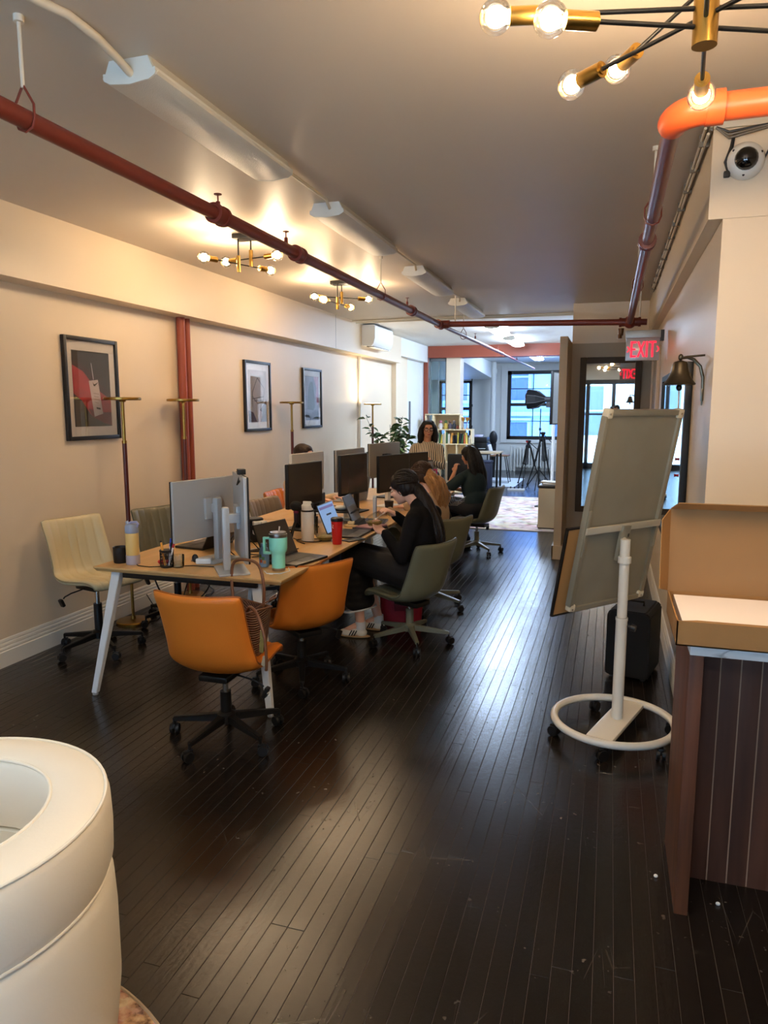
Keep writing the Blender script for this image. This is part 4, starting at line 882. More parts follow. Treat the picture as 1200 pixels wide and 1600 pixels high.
# ------------------------------------------------------------------ monitors
scr = M('dark_screen', (60, 55, 52), .20, coat=.3); sil = M('monitor_silver', (176, 178, 178), .38, metal=.25); sil2 = M('monitor_pale_back', (206, 202, 192), .42); grey_b = M('monitor_grey_back', (146, 142, 134), .42)
TOPZ = .75
def monitor(label, c, zc, face, w, h, back, edge=None, stand=True, tilt=0.0, col_=None, sbase=(.22, .18), arm=True, portrait=False, off=(0, 0)):
    """c = screen centre (x, y); face = heading the screen looks to, degrees"""
    t = thing('monitor', label, 'monitor', (c[0], c[1], TOPZ), math.radians(face + 90))
    edge = edge or blackp; z = zc - TOPZ; th = .018
    # local -y is the screen side after the +90 turn
    R = Matrix.Translation((0, 0, z)) @ Matrix.Rotation(tilt, 4, 'X')
    mb = MB(); mb.X = R; mb.box((0, th * .5, 0), (w, th, h), .006); mb.build('back_shell', back, t)
    mb = MB(); mb.X = R; mb.box((0, -.004, 0), (w, .010, h), .003); mb.build('bezel', edge, t)
    mb = MB(); mb.X = R; mb.box((0, -.0095, .004), (w - .016, .002, h - .022), 0); mb.build('screen', scr, t, smooth=False)
    sm = col_ or back
    if stand:
        px, py = off
        mb = MB(); mb.X = R; mb.box((0, th + .010, 0), (.12, .020, .12), .005); mb.build('mount', sm, t)
        MB().bb(px - .022, px + .022, .045 + py, .085 + py, .008, z + .06, .012).build('stand_column', sm, t)
        MB().bb(px - .02, px + .02, .02, .06 + py, z - .025, z + .025, .006).build('stand_arm', sm, t)
        MB().box((px, .04 + py, .006), (sbase[0], sbase[1], .012), .005).build('stand_foot', sm, t)
    return t
# A: pale back, turned to the wall side; B: nearly edge on
mA = monitor('large silver backed monitor nearest the camera, screen turned to the wall', (-2.16, 3.56), 1.05, 166, .56, .335, sil)
mB = monitor('slim monitor seen edge on beside the silver backed one', (-1.865, 3.40), 1.035, 37, .40, .45, sil, off=(-.06, .03), sbase=(.24, .16))
MB().bb(-.10, -.055, -.012, .03, .515, .545, .004).tube([(-.08, .0, .51), (-.085, .02, .48), (-.06, .03, .46), (-.05, .012, .51)], .004, 6).build('webcam', blackp, mB)
dks = M('dark_screen_on_grey', (52, 49, 46), .22, coat=.3)
monitor('dark screened monitor behind the white flask', (-2.06, 4.68), 1.073, -8, .46, .31, blackp, col_=blackm)
monitor('pale backed monitor in front of the person by the wall', (-2.37, 5.43), 1.09, 172, .50, .32, sil2, edge=sil2, col_=white_m)
monitor('dark screened monitor above the laptop with the lit screen', (-1.885, 5.22), 1.105, -10, .42, .31, blackp, col_=white_m, sbase=(.2, .16))
monitor('grey backed monitor back to back with the dark one in the middle', (-2.07, 5.63), 1.105, 172, .50, .34, grey_b, col_=blackm)
monitor('grey backed monitor standing highest in the row, by the plants', (-2.10, 6.69), 1.115, 165, .55, .33, grey_b, col_=blackm)
monitor('dark screened monitor facing the person with blonde hair', (-1.80, 6.03), 1.05, -16, .50, .32, blackp, col_=white_m)
monitor('dark screened monitor at the far end beside the striped blouse', (-1.69, 6.45), 1.052, -24, .28, .31, blackp, col_=blackm)

# ------------------------------------------------------------------ laptops
lap_dark = M('laptop_space_grey', (62, 60, 58), .35, metal=.5); lap_black = M('laptop_black', (22, 22, 23), .35); keys = M('laptop_keys', (16, 16, 17), .5); lap_sil = M('laptop_silver', (168, 168, 168), .35, metal=.5)
def laptop(label, c, face, openang=110, mat=lap_dark, lit=None, w=.305, d=.215, z=TOPZ, lid=True):
    """face = heading the screen looks to (towards its user)"""
    t = thing('laptop', label, 'laptop', (c[0], c[1], z), math.radians(face + 90))
    MB().box((0, 0, .008), (w, d, .015), .004).build('base', mat, t)
    kb_ = MB().box((0, .028, .0157), (w * .86, d * .48, .0012), 0).build('keyboard', keys, t, smooth=False)
    for r in range(4):
        for k in range(11): pass
    MB().box((0, -.062, .0157), (w * .36, d * .30, .001), 0).build('touchpad', M('touchpad', (80, 80, 80), .3), t, smooth=False)
    if lid:
        R = Matrix.Translation((0, d / 2 - .004, .014)) @ Matrix.Rotation(math.radians(90 - openang), 4, 'X')
        mb = MB(); mb.X = R; mb.box((0, .004, d / 2), (w, .006, d), .0025); ld = mb.build('lid', mat, t)
        sm = lit or scr
        mb = MB(); mb.X = R; mb.box((0, .0004, d / 2 + .004), (w - .014, .0015, d - .02), 0); mb.build('screen', sm, ld, smooth=False)
        if lit:
            mb = MB(); mb.X = R; mb.box((0, -.0006, d - .03), (w - .04, .0008, .018), 0); mb.build('title_bar', M('screen_bar', (120, 110, 170), .4, emit=(110, 100, 160), estr=.3), ld, smooth=False)
            mb = MB(); mb.X = R; mb.box((.0, -.0006, d * .62), (w * .3, .0008, .012), 0); mb.build('screen_text', M('screen_ink', (50, 60, 90), .4), ld, smooth=False)
    return t
laptop('dark laptop open behind the pen cup', (-2.42, 3.92), 172, 118, lap_dark)
laptop('black laptop open beside the teal tumbler', (-1.665, 3.66), -12, 115, lap_black)
laptop('laptop with a lit pale blue screen in front of the person in black', (-1.675, 4.56), 2, 112, lap_dark, M('screen_blue', (150, 180, 220), .3, emit=(120, 165, 220), estr=.35))
laptop('dark laptop standing open on the black riser', (-1.69, 5.06), 8, 112, lap_dark, z=.752)
laptop('silver laptop at the foot of the highest monitor', (-2.32, 6.30), 170, 100, lap_sil)
laptop('open laptop with a pale keyboard at the far end of the desks', (-1.68, 7.18), 0, 165, M('laptop_slate', (92, 98, 110), .35, metal=.4), z=.752)

# ------------------------------------------------------------------ things on the near desk
def on(x, y, z=TOPZ): return (x, y, z)
def lathe_thing(name, label, cat, loc, parts, n=24, group=None, rz=0):
    t = thing(name, label, cat, loc, rz, group)
    for nm, mat, prof in parts: MB().lathe(prof, n).build(nm, mat, t)
    return t
t = lathe_thing('mug', 'matt black mug at the near left desk corner', 'mug', on(-2.592, 3.325), [('body', blackp, [(.036, 0), (.039, .004), (.041, .088), (.039, .09), (.036, .086), (.034, .008), (.0, .006)])])
MB().tube([(.0, .04, .072), (.0, .062, .065), (.0, .066, .042), (.0, .056, .024), (.0, .038, .02)], .005, 8).build('handle', blackp, t)
t = lathe_thing('water_bottle', 'pale yellow water bottle with a lavender lid and base', 'bottle', on(-2.50, 3.31),
    [('base', M('lavender_plastic', (172, 164, 172), .5), [(.036, 0), (.038, .004), (.038, .052), (.034, .053)]), ('body', M('yellow_coat', (222, 186, 112), .42), [(.0345, .052), (.036, .056), (.036, .175), (.034, .178)]),
     ('lid', M('lilac_lid', (150, 158, 176), .45), [(.036, .176), (.037, .18), (.036, .21), (.030, .225), (.0, .228)])])
MB().tube([(-.02, 0, .222), (.0, .0, .236), (.035, 0, .238), (.044, 0, .226), (.038, 0, .214), (.028, 0, .212)], .0065, 8).build('carry_loop', M('lilac_loop', (150, 150, 184), .45), t); MB().cyl((-.018, 0, .22), (-.03, 0, .238), .009, n=10).build('spout', M('lilac_lid', (150, 158, 176), .45), t)
ms = thing('computer_mouse', 'dark computer mouse behind the pen cup', 'mouse', on(-2.385, 3.47), .5)
MB().ell((0, 0, .012), (.034, .058, .026)).bb(-.03, .03, -.05, .05, 0, .012, .008).build('shell', M('mouse_black', (38, 37, 36), .4), ms); MB().cyl((-.004, .03, .036), (.004, .03, .036), .008, n=12).build('wheel', blackp, ms)
one(MB().ell((-2.345, 3.36, .762), (.030, .018, .014)).ell((-2.325, 3.372, .76), (.018, .02, .012)), 'red_pouch', M('red_fabric', (196, 36, 44), .7), 'small red cloth lump left of the pen cup', 'pouch')
pc_ = thing('pen_cup', 'black mesh pen cup full of pens on the near desk', 'pen cup', on(-2.275, 3.30))
MB().lathe([(.034, 0), (.036, .003), (.036, .01)], 20).build('base', blackp, pc_); MB().lathe([(.037, .085), (.039, .088), (.039, .094), (.037, .096)], 20).build('rim', blackp, pc_)
mb = MB()
for k in range(28):
    a = 2 * PI * k / 28
    for s in (-1, 1): mb.tube([(.036 * math.cos(a + s * .55 * q / 6), .036 * math.sin(a + s * .55 * q / 6), .008 + .08 * q / 6) for q in range(7)], .0009, 4)
mb.build('mesh_wall', blackm, pc_)
for i, (px, py, dx, dy, L_, colr, cap_) in enumerate(((-.012, .004, -.02, .0, .135, (226, 222, 214), (40, 40, 44)), (-.006, -.01, -.006, -.012, .13, (226, 160, 60), (226, 160, 60)), (.006, .012, .004, .01, .145, (230, 230, 230), (40, 80, 190)), (.012, -.004, .030, .0, .15, (236, 234, 230), (180, 40, 50)), (.0, .012, .02, .012, .14, (40, 70, 150), (40, 70, 150)), (.014, .01, .016, -.01, .13, (60, 60, 62), (30, 30, 32)))):
    pn = thing('pen', 'pen with a %s barrel in the mesh cup%s' % (('white', 'orange', 'white and blue', 'white and red', 'blue', 'grey')[i], ('', '', '', '', '', '')[i]), 'pen', on(-2.275, 3.30), 0, 'pens in the mesh cup')
    a = Vector((px, py, .006)); d = Vector((dx, dy, .1)).normalized(); e = a + d * L_
    MB().cyl(a, e, .0052, n=10).build('barrel', M('pen_%d' % i, colr, .4), pn); MB().cyl(e - d * .04, e + d * .004, .0062, .0055, n=10).build('cap', M('cap_%d' % i, cap_, .4), pn)
gl = thing('water_glass', 'low clear glass of water beside the pen cup', 'glass', on(-2.215, 3.315))
cg = clear_glass('tumbler_glass', (.94, .97, .97), 1.0, .05)
MB().lathe([(.030, 0), (.032, .004), (.034, .068), (.032, .068), (.030, .008), (.0, .006)], 24).build('glass', cg, gl); MB().lathe([(.0, .0068), (.0298, .008), (.0308, .03), (.0, .03)], 24).build('water', clear_glass('water', (.93, .96, .98), 1.2, .04), gl)
pb_ = thing('power_brick', 'white charger brick with a black clip beside the water glass', 'charger', on(-2.13, 3.44), .35)
MB().box((0, 0, .016), (.085, .055, .03), .006).build('brick', white_m, pb_); MB().ell((-.05, 0, .03), (.018, .012, .024)).build('clip', blackp, pb_)
one(MB().tube([(-2.53, 3.36, .753), (-2.44, 3.27, .753), (-2.36, 3.26, .753), (-2.29, 3.30, .7525), (-2.15, 3.36, .753), (-2.02, 3.37, .753), (-1.95, 3.41, .753)], .0028, 6), 'desk_cable', blackp, 'black cable lying along the near desk edge', 'cable')
pa = thing('paper_pad', 'small stack of white papers by the laptop on the wall side', 'paper', on(-2.46, 3.98), .3); MB().box((0, 0, .006), (.15, .2, .011), .001).build('sheets', M('white_paper', (236, 228, 226), .7), pa)
pl = thing('potted_succulent', 'small spiky green plant in a white pot', 'plant', on(-2.33, 4.36))
MB().lathe([(.026, 0), (.034, .05), (.036, .066), (.032, .066), (.03, .056), (.0, .054)], 22).build('pot', M('white_ceramic', (228, 226, 220), .3), pl)
gr1 = M('leaf_green', (96, 118, 70), .5, var=.2, rnd=.25)
for k in range(16):
    a = k * 2.4; l = .05 + .022 * (k % 3); e = .35 + .5 * ((k * 7) % 5) / 5
    d = Vector((math.cos(a) * math.cos(e), math.sin(a) * math.cos(e), math.sin(e))); p = Vector((0, 0, .055)); s = Vector((-math.sin(a), math.cos(a), 0)) * .007
    MB().raw([p - s * .6, p + s * .6, p + d * l * .6 + s, p + d * l * .6 - s, p + d * l + Vector((0, 0, .006)), p + Vector((0, 0, .004)), p + d * l * .6 + Vector((0, 0, .006))], [(0, 1, 2, 3), (3, 2, 4), (0, 5, 6, 3), (5, 1, 2, 6), (3, 6, 4), (6, 2, 4)]).build('leaf', gr1, pl)
pt_ = thing('power_tower', 'black cylindrical power tower with white plugs in the desk middle', 'power strip', on(-2.19, 4.15))
MB().lathe([(.058, 0), (.06, .01), (.06, .145), (.054, .152), (.0, .153)], 28).build('body', M('tower_black', (16, 16, 17), .4), pt_)
MB().tube([(-.05, -.03, .13), (-.10, -.045, .125), (-.115, -.05, .08), (-.10, -.045, .03), (-.05, -.03, .025)], .008, 8).build('handle', blackp, pt_)
for k, (a, z) in enumerate(((-50, .125), (-20, .125), (-50, .07), (-25, .06))):
    a = math.radians(a); MB().box((.074 * math.cos(a), .074 * math.sin(a), z), (.05, .045, .028), .004, rot=(0, 0, a)).build('plug', white_m, pt_)
for k in range(3): MB().tube([(.09, -.03 - .01 * k, .12 - .04 * k), (.13, -.05, .11 - .03 * k), (.14 + .03 * k, -.10, .04), (.16 + .05 * k, -.18, .004), (.12, -.30 - .05 * k, .004)], .003, 6).build('cord', (white_m, blackp, blackp)[k], pt_)
teal = M('teal_coat', (142, 226, 204), .4); steel = M('brushed_steel', (176, 172, 164), .3, metal=1)
tt = lathe_thing('tumbler', 'mint teal handled tumbler with a steel foot at the near desk corner', 'tumbler', on(-1.66, 3.41),
    [('foot', steel, [(.034, 0), (.036, .003), (.036, .016)]), ('body', teal, [(.0355, .016), (.036, .085), (.038, .095), (.046, .108), (.048, .12), (.049, .178), (.047, .182)]), ('rim', steel, [(.0475, .180), (.0485, .184), (.0485, .198), (.045, .2)]), ('lid', M('smoke_lid', (130, 126, 118), .25), [(.045, .198), (.044, .208), (.0, .210)])])
MB().bb(-.088, -.076, -.008, .008, .085, .175, .004).bb(-.088, -.045, -.008, .008, .165, .177, .004).bb(-.088, -.042, -.008, .008, .084, .098, .004).build('handle', teal, tt); MB().cyl((.0, .01, .205), (.004, .012, .235), .004, n=8).build('straw', M('clear_straw', (206, 190, 180), .2), tt)
sb = lathe_thing('drink_bottle', 'small blue drink bottle with a printed fruit sleeve', 'bottle', on(-1.775, 3.47), [('body', M('bottle_blue', (128, 160, 190), .3), [(.024, 0), (.027, .006), (.027, .085), (.02, .105), (.014, .11)]), ('sleeve', M('sleeve', (120, 150, 182), .4), [(.0275, .015), (.0277, .016), (.0277, .08), (.0272, .081)]), ('cap', M('cap_pale_blue', (120, 160, 196), .4), [(.015, .108), (.017, .112), (.017, .13), (.0, .131)])])
for k, (a, z, c_) in enumerate(((-100, .035, (170, 90, 60)), (-75, .05, (90, 130, 70)), (-110, .062, (90, 120, 60)), (-60, .03, (186, 140, 90)))):
    a = math.radians(a); MB().box((.0272 * math.cos(a), .0272 * math.sin(a), z), (.002, .015, .018), .0005, rot=(0, 0, a)).build('print', M('print_dot_%d' % k, c_, .5), sb)
one(MB().tube([(-1.72, 3.36, .7525), (-1.68, 3.31, .7525), (-1.61, 3.33, .7525), (-1.59, 3.40, .7525), (-1.63, 3.47, .7525)], .0026, 6).cyl((-1.665, 3.305, .7525), (-1.645, 3.312, .7525), .005, n=8), 'charging_cable', white_m, 'white charging cable curled round the teal tumbler', 'cable')
for k, (lab, pts) in enumerate((('black cables tangled behind the edge on monitor', [(-1.95, 3.66, .754), (-1.86, 3.75, .757), (-1.94, 3.84, .753), (-2.04, 3.76, .758), (-1.93, 3.70, .76), (-1.83, 3.85, .754), (-1.92, 3.98, .753), (-2.08, 4.05, .753)]), ('looped black cables between tower and laptop', [(-2.08, 4.06, .753), (-1.94, 3.95, .762), (-1.86, 4.05, .753), (-1.97, 4.14, .757), (-2.02, 3.98, .753), (-1.88, 3.90, .76), (-1.80, 3.98, .753)]), ('black cables lying in front of the white flask', [(-1.98, 4.30, .753), (-1.86, 4.19, .757), (-1.77, 4.24, .753), (-1.80, 4.33, .753), (-1.92, 4.22, .76), (-1.83, 4.14, .753)]), ('black cable hanging in loops beside the dark monitor stand', [(-2.06, 3.66, .755), (-2.07, 3.60, .82), (-2.02, 3.62, .90), (-1.99, 3.72, .84), (-1.96, 3.80, .755)]), ('cable knot on the riser under the middle monitors', [(-2.12, 5.08, .846), (-2.02, 5.02, .852), (-1.93, 5.06, .846), (-2.0, 5.14, .86), (-2.1, 5.1, .87), (-1.98, 5.0, .846), (-1.9, 5.10, .855)]))):
    p_ = catmull([tuple(q) for q in pts], 40); one(MB().tube(p_, .0032, 6), 'cable_tangle', blackp, lab, 'cable')
wf = lathe_thing('flask', 'tall white flask beside the dark screened monitor', 'flask', on(-1.855, 4.25), [('body', M('flask_white', (222, 218, 206), .4), [(.040, 0), (.042, .004), (.042, .19), (.038, .2), (.036, .206)]), ('band', blackp, [(.0425, .196), (.043, .198), (.043, .204), (.040, .206)]), ('lid', M('flask_white', (222, 218, 206), .4), [(.037, .205), (.038, .235), (.03, .245), (.0, .247)])])
MB().bb(-.030, .030, -.006, .006, .235, .262, .006).build('spout_lid', M('flask_white', (222, 218, 206), .4), wf); MB().ell((.035, 0, .235), (.012, .014, .018)).build('latch', blackp, wf)
rt = lathe_thing('travel_cup', 'red travel cup with a black lid at the desk edge', 'tumbler', on(-1.635, 4.21), [('body', M('red_coat', (196, 32, 30), .35), [(.028, 0), (.030, .004), (.036, .12), (.038, .15)]), ('lid', M('lid_black', (20, 20, 22), .4), [(.039, .148), (.040, .152), (.040, .166), (.032, .172), (.0, .173)])])
MB().at((0, 0, 0), (0, 0, math.radians(-115))).tube([(.0372, -.004, .128), (.0373, .004, .124), (.0372, .0, .117), (.0366, -.005, .113), (.036, .002, .106), (.0355, .006, .108)], .0018, 6).build('logo', white_m, rt)
bw_ = clear_glass('deli_plastic', (.95, .95, .92), .3, .06, .1)
bl2 = thing('deli_bowl', 'clear deli bowl of salad beside the red travel cup', 'bowl', on(-1.755, 4.30)); MB().lathe([(.04, 0), (.045, .004), (.066, .04), (.068, .042), (.064, .042), (.042, .006), (.0, .005)], 28).build('bowl', bw_, bl2); MB().lathe([(.0, .006), (.043, .008), (.058, .028), (.03, .036), (.0, .034)], 24).build('salad', M('salad', (150, 130, 60), .6, var=.4, vscale=60, bump=.6, bscale=120), bl2)
for k, (x, y, lab) in enumerate(((-1.93, 4.52, 'clear glass carafe behind the white flask'), (-1.985, 4.62, 'second clear glass standing behind the carafe'))):
    g_ = thing('drinking_glass', lab, 'glass', on(x, y)); MB().lathe([(.03, 0), (.032, .004), (.033, .12), (.031, .12), (.030, .008), (.0, .006)], 22).build('glass', cg, g_)
# mini tripod with a black device
tp = thing('mini_tripod', 'black mini tripod with a padded head beside the white flask', 'tripod', on(-1.985, 4.36))
for k in range(3): a = k * 2.094 + .5; MB().cyl((0, 0, .13), (.075 * math.cos(a), .075 * math.sin(a), .004), .007, .006, n=10).build('leg', blackp, tp)
MB().cyl((0, 0, .10), (0, 0, .17), .016, n=14).build('column', M('tripod_purple', (44, 34, 46), .5), tp); MB().cyl((0, 0, .165), (0, 0, .18), .018, n=14).build('collar', M('magenta_ring', (120, 30, 60), .5), tp)
MB().ell((0, 0, .21), (.045, .03, .035)).ell((.04, .0, .2), (.03, .02, .022)).build('head', M('soft_black', (14, 14, 15), .8), tp)
rs = thing('monitor_riser', 'black wire riser shelf under the middle monitors', 'riser', on(-2.0, 5.06), .1)
MB().bb(-.19, .19, -.12, .12, .085, .095, .003).build('shelf', blackm, rs)
for sx in (-.17, .17):
    for sy in (-.10, .10): MB().cyl((sx, sy, 0), (sx, sy, .086), .008, n=10).build('leg', blackm, rs)
one(MB().bb(-2.17, -2.09, 5.02, 5.14, .8455, .965, .006), 'mini_computer', blackp, 'small black computer box standing on the riser', 'computer')
one(MB().ell((-1.93, 5.05, .862), (.05, .04, .018)), 'cable_puck', white_m, 'white round hub on the riser beside the cables', 'hub')
nb = thing('notebook', 'stack of dark notebooks under the hands of the person in black', 'notebook', on(-1.62, 4.83), -.35); MB().box((0, 0, .008), (.16, .21, .015), .002).build('lower_book', M('navy_cover', (40, 40, 50), .5), nb); MB().box((.005, .01, .021), (.14, .19, .010), .002).build('upper_book', M('pink_cover', (170, 120, 118), .5), nb)
ph = thing('phone', 'black phone lying at the desk edge by the red cup', 'phone', on(-1.575, 4.36), -.5); MB().box((0, 0, .005), (.072, .15, .009), .003).build('body', M('phone_grey', (46, 44, 44), .3), ph); MB().box((.0, .05, .0098), (.03, .02, .002), .001).build('lens_bump', blackp, ph)
tn = thing('snack_tin', 'pale round tin on the desk behind the lit laptop', 'tin', on(-1.79, 4.90)); MB().lathe([(.05, 0), (.052, .003), (.052, .012), (.0, .013)], 26).build('tray', M('pale_wood', (214, 186, 140), .5), tn); MB().box((0, 0, .026), (.05, .035, .024), .008).build('block', M('butter_block', (226, 208, 164), .5), tn)
bk_ = thing('upright_book', 'blue and white book standing on end beside the open laptop', 'book', on(-1.78, 5.42), .3); MB().bb(-.012, .012, -.08, .08, 0, .16, .002).build('pages', M('book_white', (206, 214, 220), .6), bk_); MB().bb(.0122, .016, -.08, .08, 0, .16, .001).build('cover', M('book_blue', (64, 110, 150), .5), bk_, smooth=False)
cf = lathe_thing('paper_cup', 'dark paper coffee cup in front of the person with blonde hair', 'cup', on(-1.72, 5.62), [('cup', M('cup_dark', (40, 30, 28), .5), [(.028, 0), (.038, .10), (.039, .104), (.0, .105)])])
pk = lathe_thing('tumbler', 'magenta handled tumbler at the far desk end', 'tumbler', on(-1.80, 7.28), [('body', M('magenta_coat', (176, 28, 84), .4), [(.034, 0), (.037, .004), (.040, .10), (.050, .12), (.052, .24), (.05, .245)]), ('lid', M('lid_pink', (196, 120, 140), .4), [(.051, .243), (.049, .262), (.0, .264)])])
MB().bb(.085, .098, -.009, .009, .11, .235, .004).bb(.045, .098, -.009, .009, .222, .236, .004).bb(.045, .098, -.009, .009, .11, .124, .004).build('handle', M('magenta_coat', (176, 28, 84), .4), pk); MB().cyl((.01, 0, .26), (.014, 0, .33), .004, n=8).build('straw', white_m, pk)
for k, (x, y, lab) in enumerate(((-1.69, 7.02, 'clear glass between the magenta tumbler and the laptop'), (-1.745, 7.34, 'clear glass behind the laptop at the far desk end'))):
    g_ = thing('drinking_glass', lab, 'glass', on(x, y)); MB().lathe([(.028, 0), (.03, .004), (.033, .10), (.031, .10), (.028, .008), (.0, .006)], 22).build('glass', cg, g_)
ds = thing('acrylic_display', 'grey framed acrylic display standing among the far monitors', 'display', on(-1.72, 6.85), .35); MB().box((0, 0, .18), (.15, .012, .36), .003).build('frame', M('display_frame', (60, 58, 64), .4), ds); MB().box((.003, -.0068, .18), (.13, .002, .335), 0).build('face', M('display_face', (146, 150, 158), .15, var=.12, vscale=8), ds, smooth=False); MB().box((0, 0, .01), (.17, .09, .02), .004).build('base', M('display_base', (70, 44, 42), .5), ds)
bt = thing('desk_tray', 'chrome wire tray clamped under the far desk edge', 'tray', (-1.50, 7.1, .66))
for k in range(5): MB().tube([(-.02, -.16 + .08 * k, .06), (.0, -.16 + .08 * k, .0), (.09, -.16 + .08 * k, .0), (.10, -.16 + .08 * k, .05)], .003, 6).build('wire', chrome, bt)
MB().tube([(.10, -.18, .05), (.10, .18, .05)], .004, 6).build('rail', chrome, bt); MB().tube([(-.02, -.18, .06), (-.02, .18, .06)], .004, 6).build('rail', chrome, bt)

# cables and a power strip under the desks
for k, (lab, pts) in enumerate((('cable loop hanging under the near left desk corner', [(-2.40, 3.34, .70), (-2.36, 3.36, .58), (-2.30, 3.42, .48), (-2.22, 3.55, .53), (-2.20, 3.62, .60)]), ('cable sagging from the desk to the floor by the wall', [(-2.62, 4.2, .68), (-2.80, 4.30, .40), (-2.95, 4.42, .15), (-3.05, 4.55, .012), (-3.2, 4.7, .012)]), ('cable heap on the floor under the near desk', [(-2.5, 5.2, .012), (-2.3, 5.05, .03), (-2.2, 5.2, .012), (-2.35, 5.35, .04), (-2.45, 5.1, .012), (-2.2, 5.0, .03), (-2.05, 5.2, .012)]), ('cables hanging below the desk edge beside the orange chair', [(-1.60, 4.05, .70), (-1.66, 4.2, .56), (-1.62, 4.42, .60), (-1.68, 4.55, .50), (-1.75, 4.7, .66)]))):
    one(MB().tube(catmull(pts, 30), .0045, 6), 'cable', blackp, lab, 'cable')
ps = thing('power_strip', 'black power strip on the floor under the near desk', 'power strip', (-2.4, 5.0, 0), .4); MB().box((0, 0, .02), (.30, .06, .04), .006).build('body', blackp, ps)
for k in range(4): MB().box((-.1 + .066 * k, 0, .05), (.035, .035, .03), .004).build('plug', M('plug_grey', (70, 68, 66), .5), ps)

# ------------------------------------------------------------------ bags
wv = bpy.data.materials.new('woven_leather'); wv.use_nodes = True; nt = wv.node_tree; b_ = nt.nodes['Principled BSDF']; b_.inputs['Base Color'].default_value = (*lin((92, 56, 34)), 1); b_.inputs['Roughness'].default_value = .5
tc = nt.nodes.new('ShaderNodeTexCoord'); mp = nt.nodes.new('ShaderNodeMapping'); mp.inputs['Rotation'].default_value = (.6, .6, .7); wvn = nt.nodes.new('ShaderNodeTexWave'); wvn.inputs['Scale'].default_value = 32; wvn.inputs['Distortion'].default_value = .6
bp = nt.nodes.new('ShaderNodeBump'); bp.inputs['Strength'].default_value = .8; bp.inputs['Distance'].default_value = .006
nt.links.new(tc.outputs['Object'], mp.inputs[0]); nt.links.new(mp.outputs[0], wvn.inputs['Vector']); nt.links.new(wvn.outputs['Fac'], bp.inputs['Height']); nt.links.new(bp.outputs[0], b_.inputs['Normal'])
bag = thing('tote_bag', 'brown woven leather tote with looped handles on the nearest orange chair', 'bag', (-1.685, 3.05, .414), math.radians(-22))
def tote(bot, topw, h, th):
    mb = MB(); n = 40; rows = []
    for i in range(9):
        s = i / 8; rx = bot[0] + (topw[0] - bot[0]) * s ** .8; ry = bot[1] + (topw[1] - bot[1]) * s ** .8
        rows.append([(rx * math.copysign(abs(math.cos(a)) ** .7, math.cos(a)), ry * math.copysign(abs(math.sin(a)) ** .8, math.sin(a)), h * s + (.012 * math.cos(2 * a) if i == 8 else 0)) for a in [2 * PI * j / n for j in range(n)]])
    inner = [[(x * .96, y * .94, z) for x, y, z in r] for r in rows[::-1]]; inner[-1] = [(x, y, z + .008) for x, y, z in inner[-1]]
    allr = rows + inner; v = [p for r in allr for p in r]; k = len(allr)
    f = [(i * n + j, i * n + (j + 1) % n, (i + 1) * n + (j + 1) % n, (i + 1) * n + j) for i in range(k - 1) for j in range(n)] + [tuple(range(n))[::-1], tuple((k - 1) * n + j for j in range(n))]
    return mb.raw(v, f), rows[-1]
mb, top_ = tote((.115, .075), (.155, .105), .235, .004); mb.build('body', wv, bag)
strapm = M('bag_strap', (112, 72, 46), .45, bump=.2, bscale=80)
MB().tube(top_, .005, 8, closed=True).build('rim', strapm, bag)
MB().tube(catmull([(-.14, .06, .20), (-.19, .09, .32), (-.18, .10, .41), (-.08, .105, .435), (.02, .095, .42), (.065, .085, .32), (.06, .08, .21)], 28), .008, 10).build('handle', strapm, bag)
MB().tube(catmull([(.10, -.06, .225), (.16, -.085, .275), (.23, -.10, .25), (.285, -.11, .16), (.295, -.11, .06), (.28, -.10, .0)], 24), .0075, 10).build('handle', strapm, bag)
MB().at((.12, .02, .255), (0, -.55, .5)).box((0, 0, 0), (.16, .026, .005), .002).build('buckle_strap', strapm, bag)
MB().at((.175, .045, .295), (.3, -.6, .5)).tube([(-.022, -.02, 0), (.022, -.02, 0), (.022, .02, 0), (-.022, .02, 0)], .0035, 6, closed=True).build('buckle', chrome, bag); MB().at((.175, .045, .295), (.3, -.6, .5)).cyl((-.02, 0, .004), (.024, 0, .004), .002, n=6).build('buckle_pin', chrome, bag)
MB().at((.255, -.10, .13), (.1, .15, .3)).box((0, 0, 0), (.022, .004, .11), .001).build('webbing', M('gold_webbing', (150, 136, 74), .6, bump=.5, bscale=90), bag)
MB().at((.272, -.10, .04), (.1, .3, .3)).box((0, 0, 0), (.028, .012, .05), .006).build('clasp', M('pale_clasp', (196, 180, 150), .35), bag)
rb = thing('handbag', 'crimson handbag on the floor under the chair of the person in black', 'bag', (-1.46, 5.10, 0), .35)
mb, top_ = tote((.15, .09), (.17, .07), .27, .004); mb.build('body', M('crimson_fabric', (150, 14, 40), .6, bump=.2, bscale=60, var=.12), rb); MB().tube(catmull([(-.09, .0, .26), (-.07, .0, .36), (0, 0, .395), (.07, 0, .36), (.09, 0, .26)], 20), .007, 8).build('handle', M('crimson_strap', (130, 12, 36), .5), rb)
MB().box((.0, -.088, .14), (.12, .01, .07), .004).build('pocket', M('crimson_patch', (112, 10, 32), .6), rb)

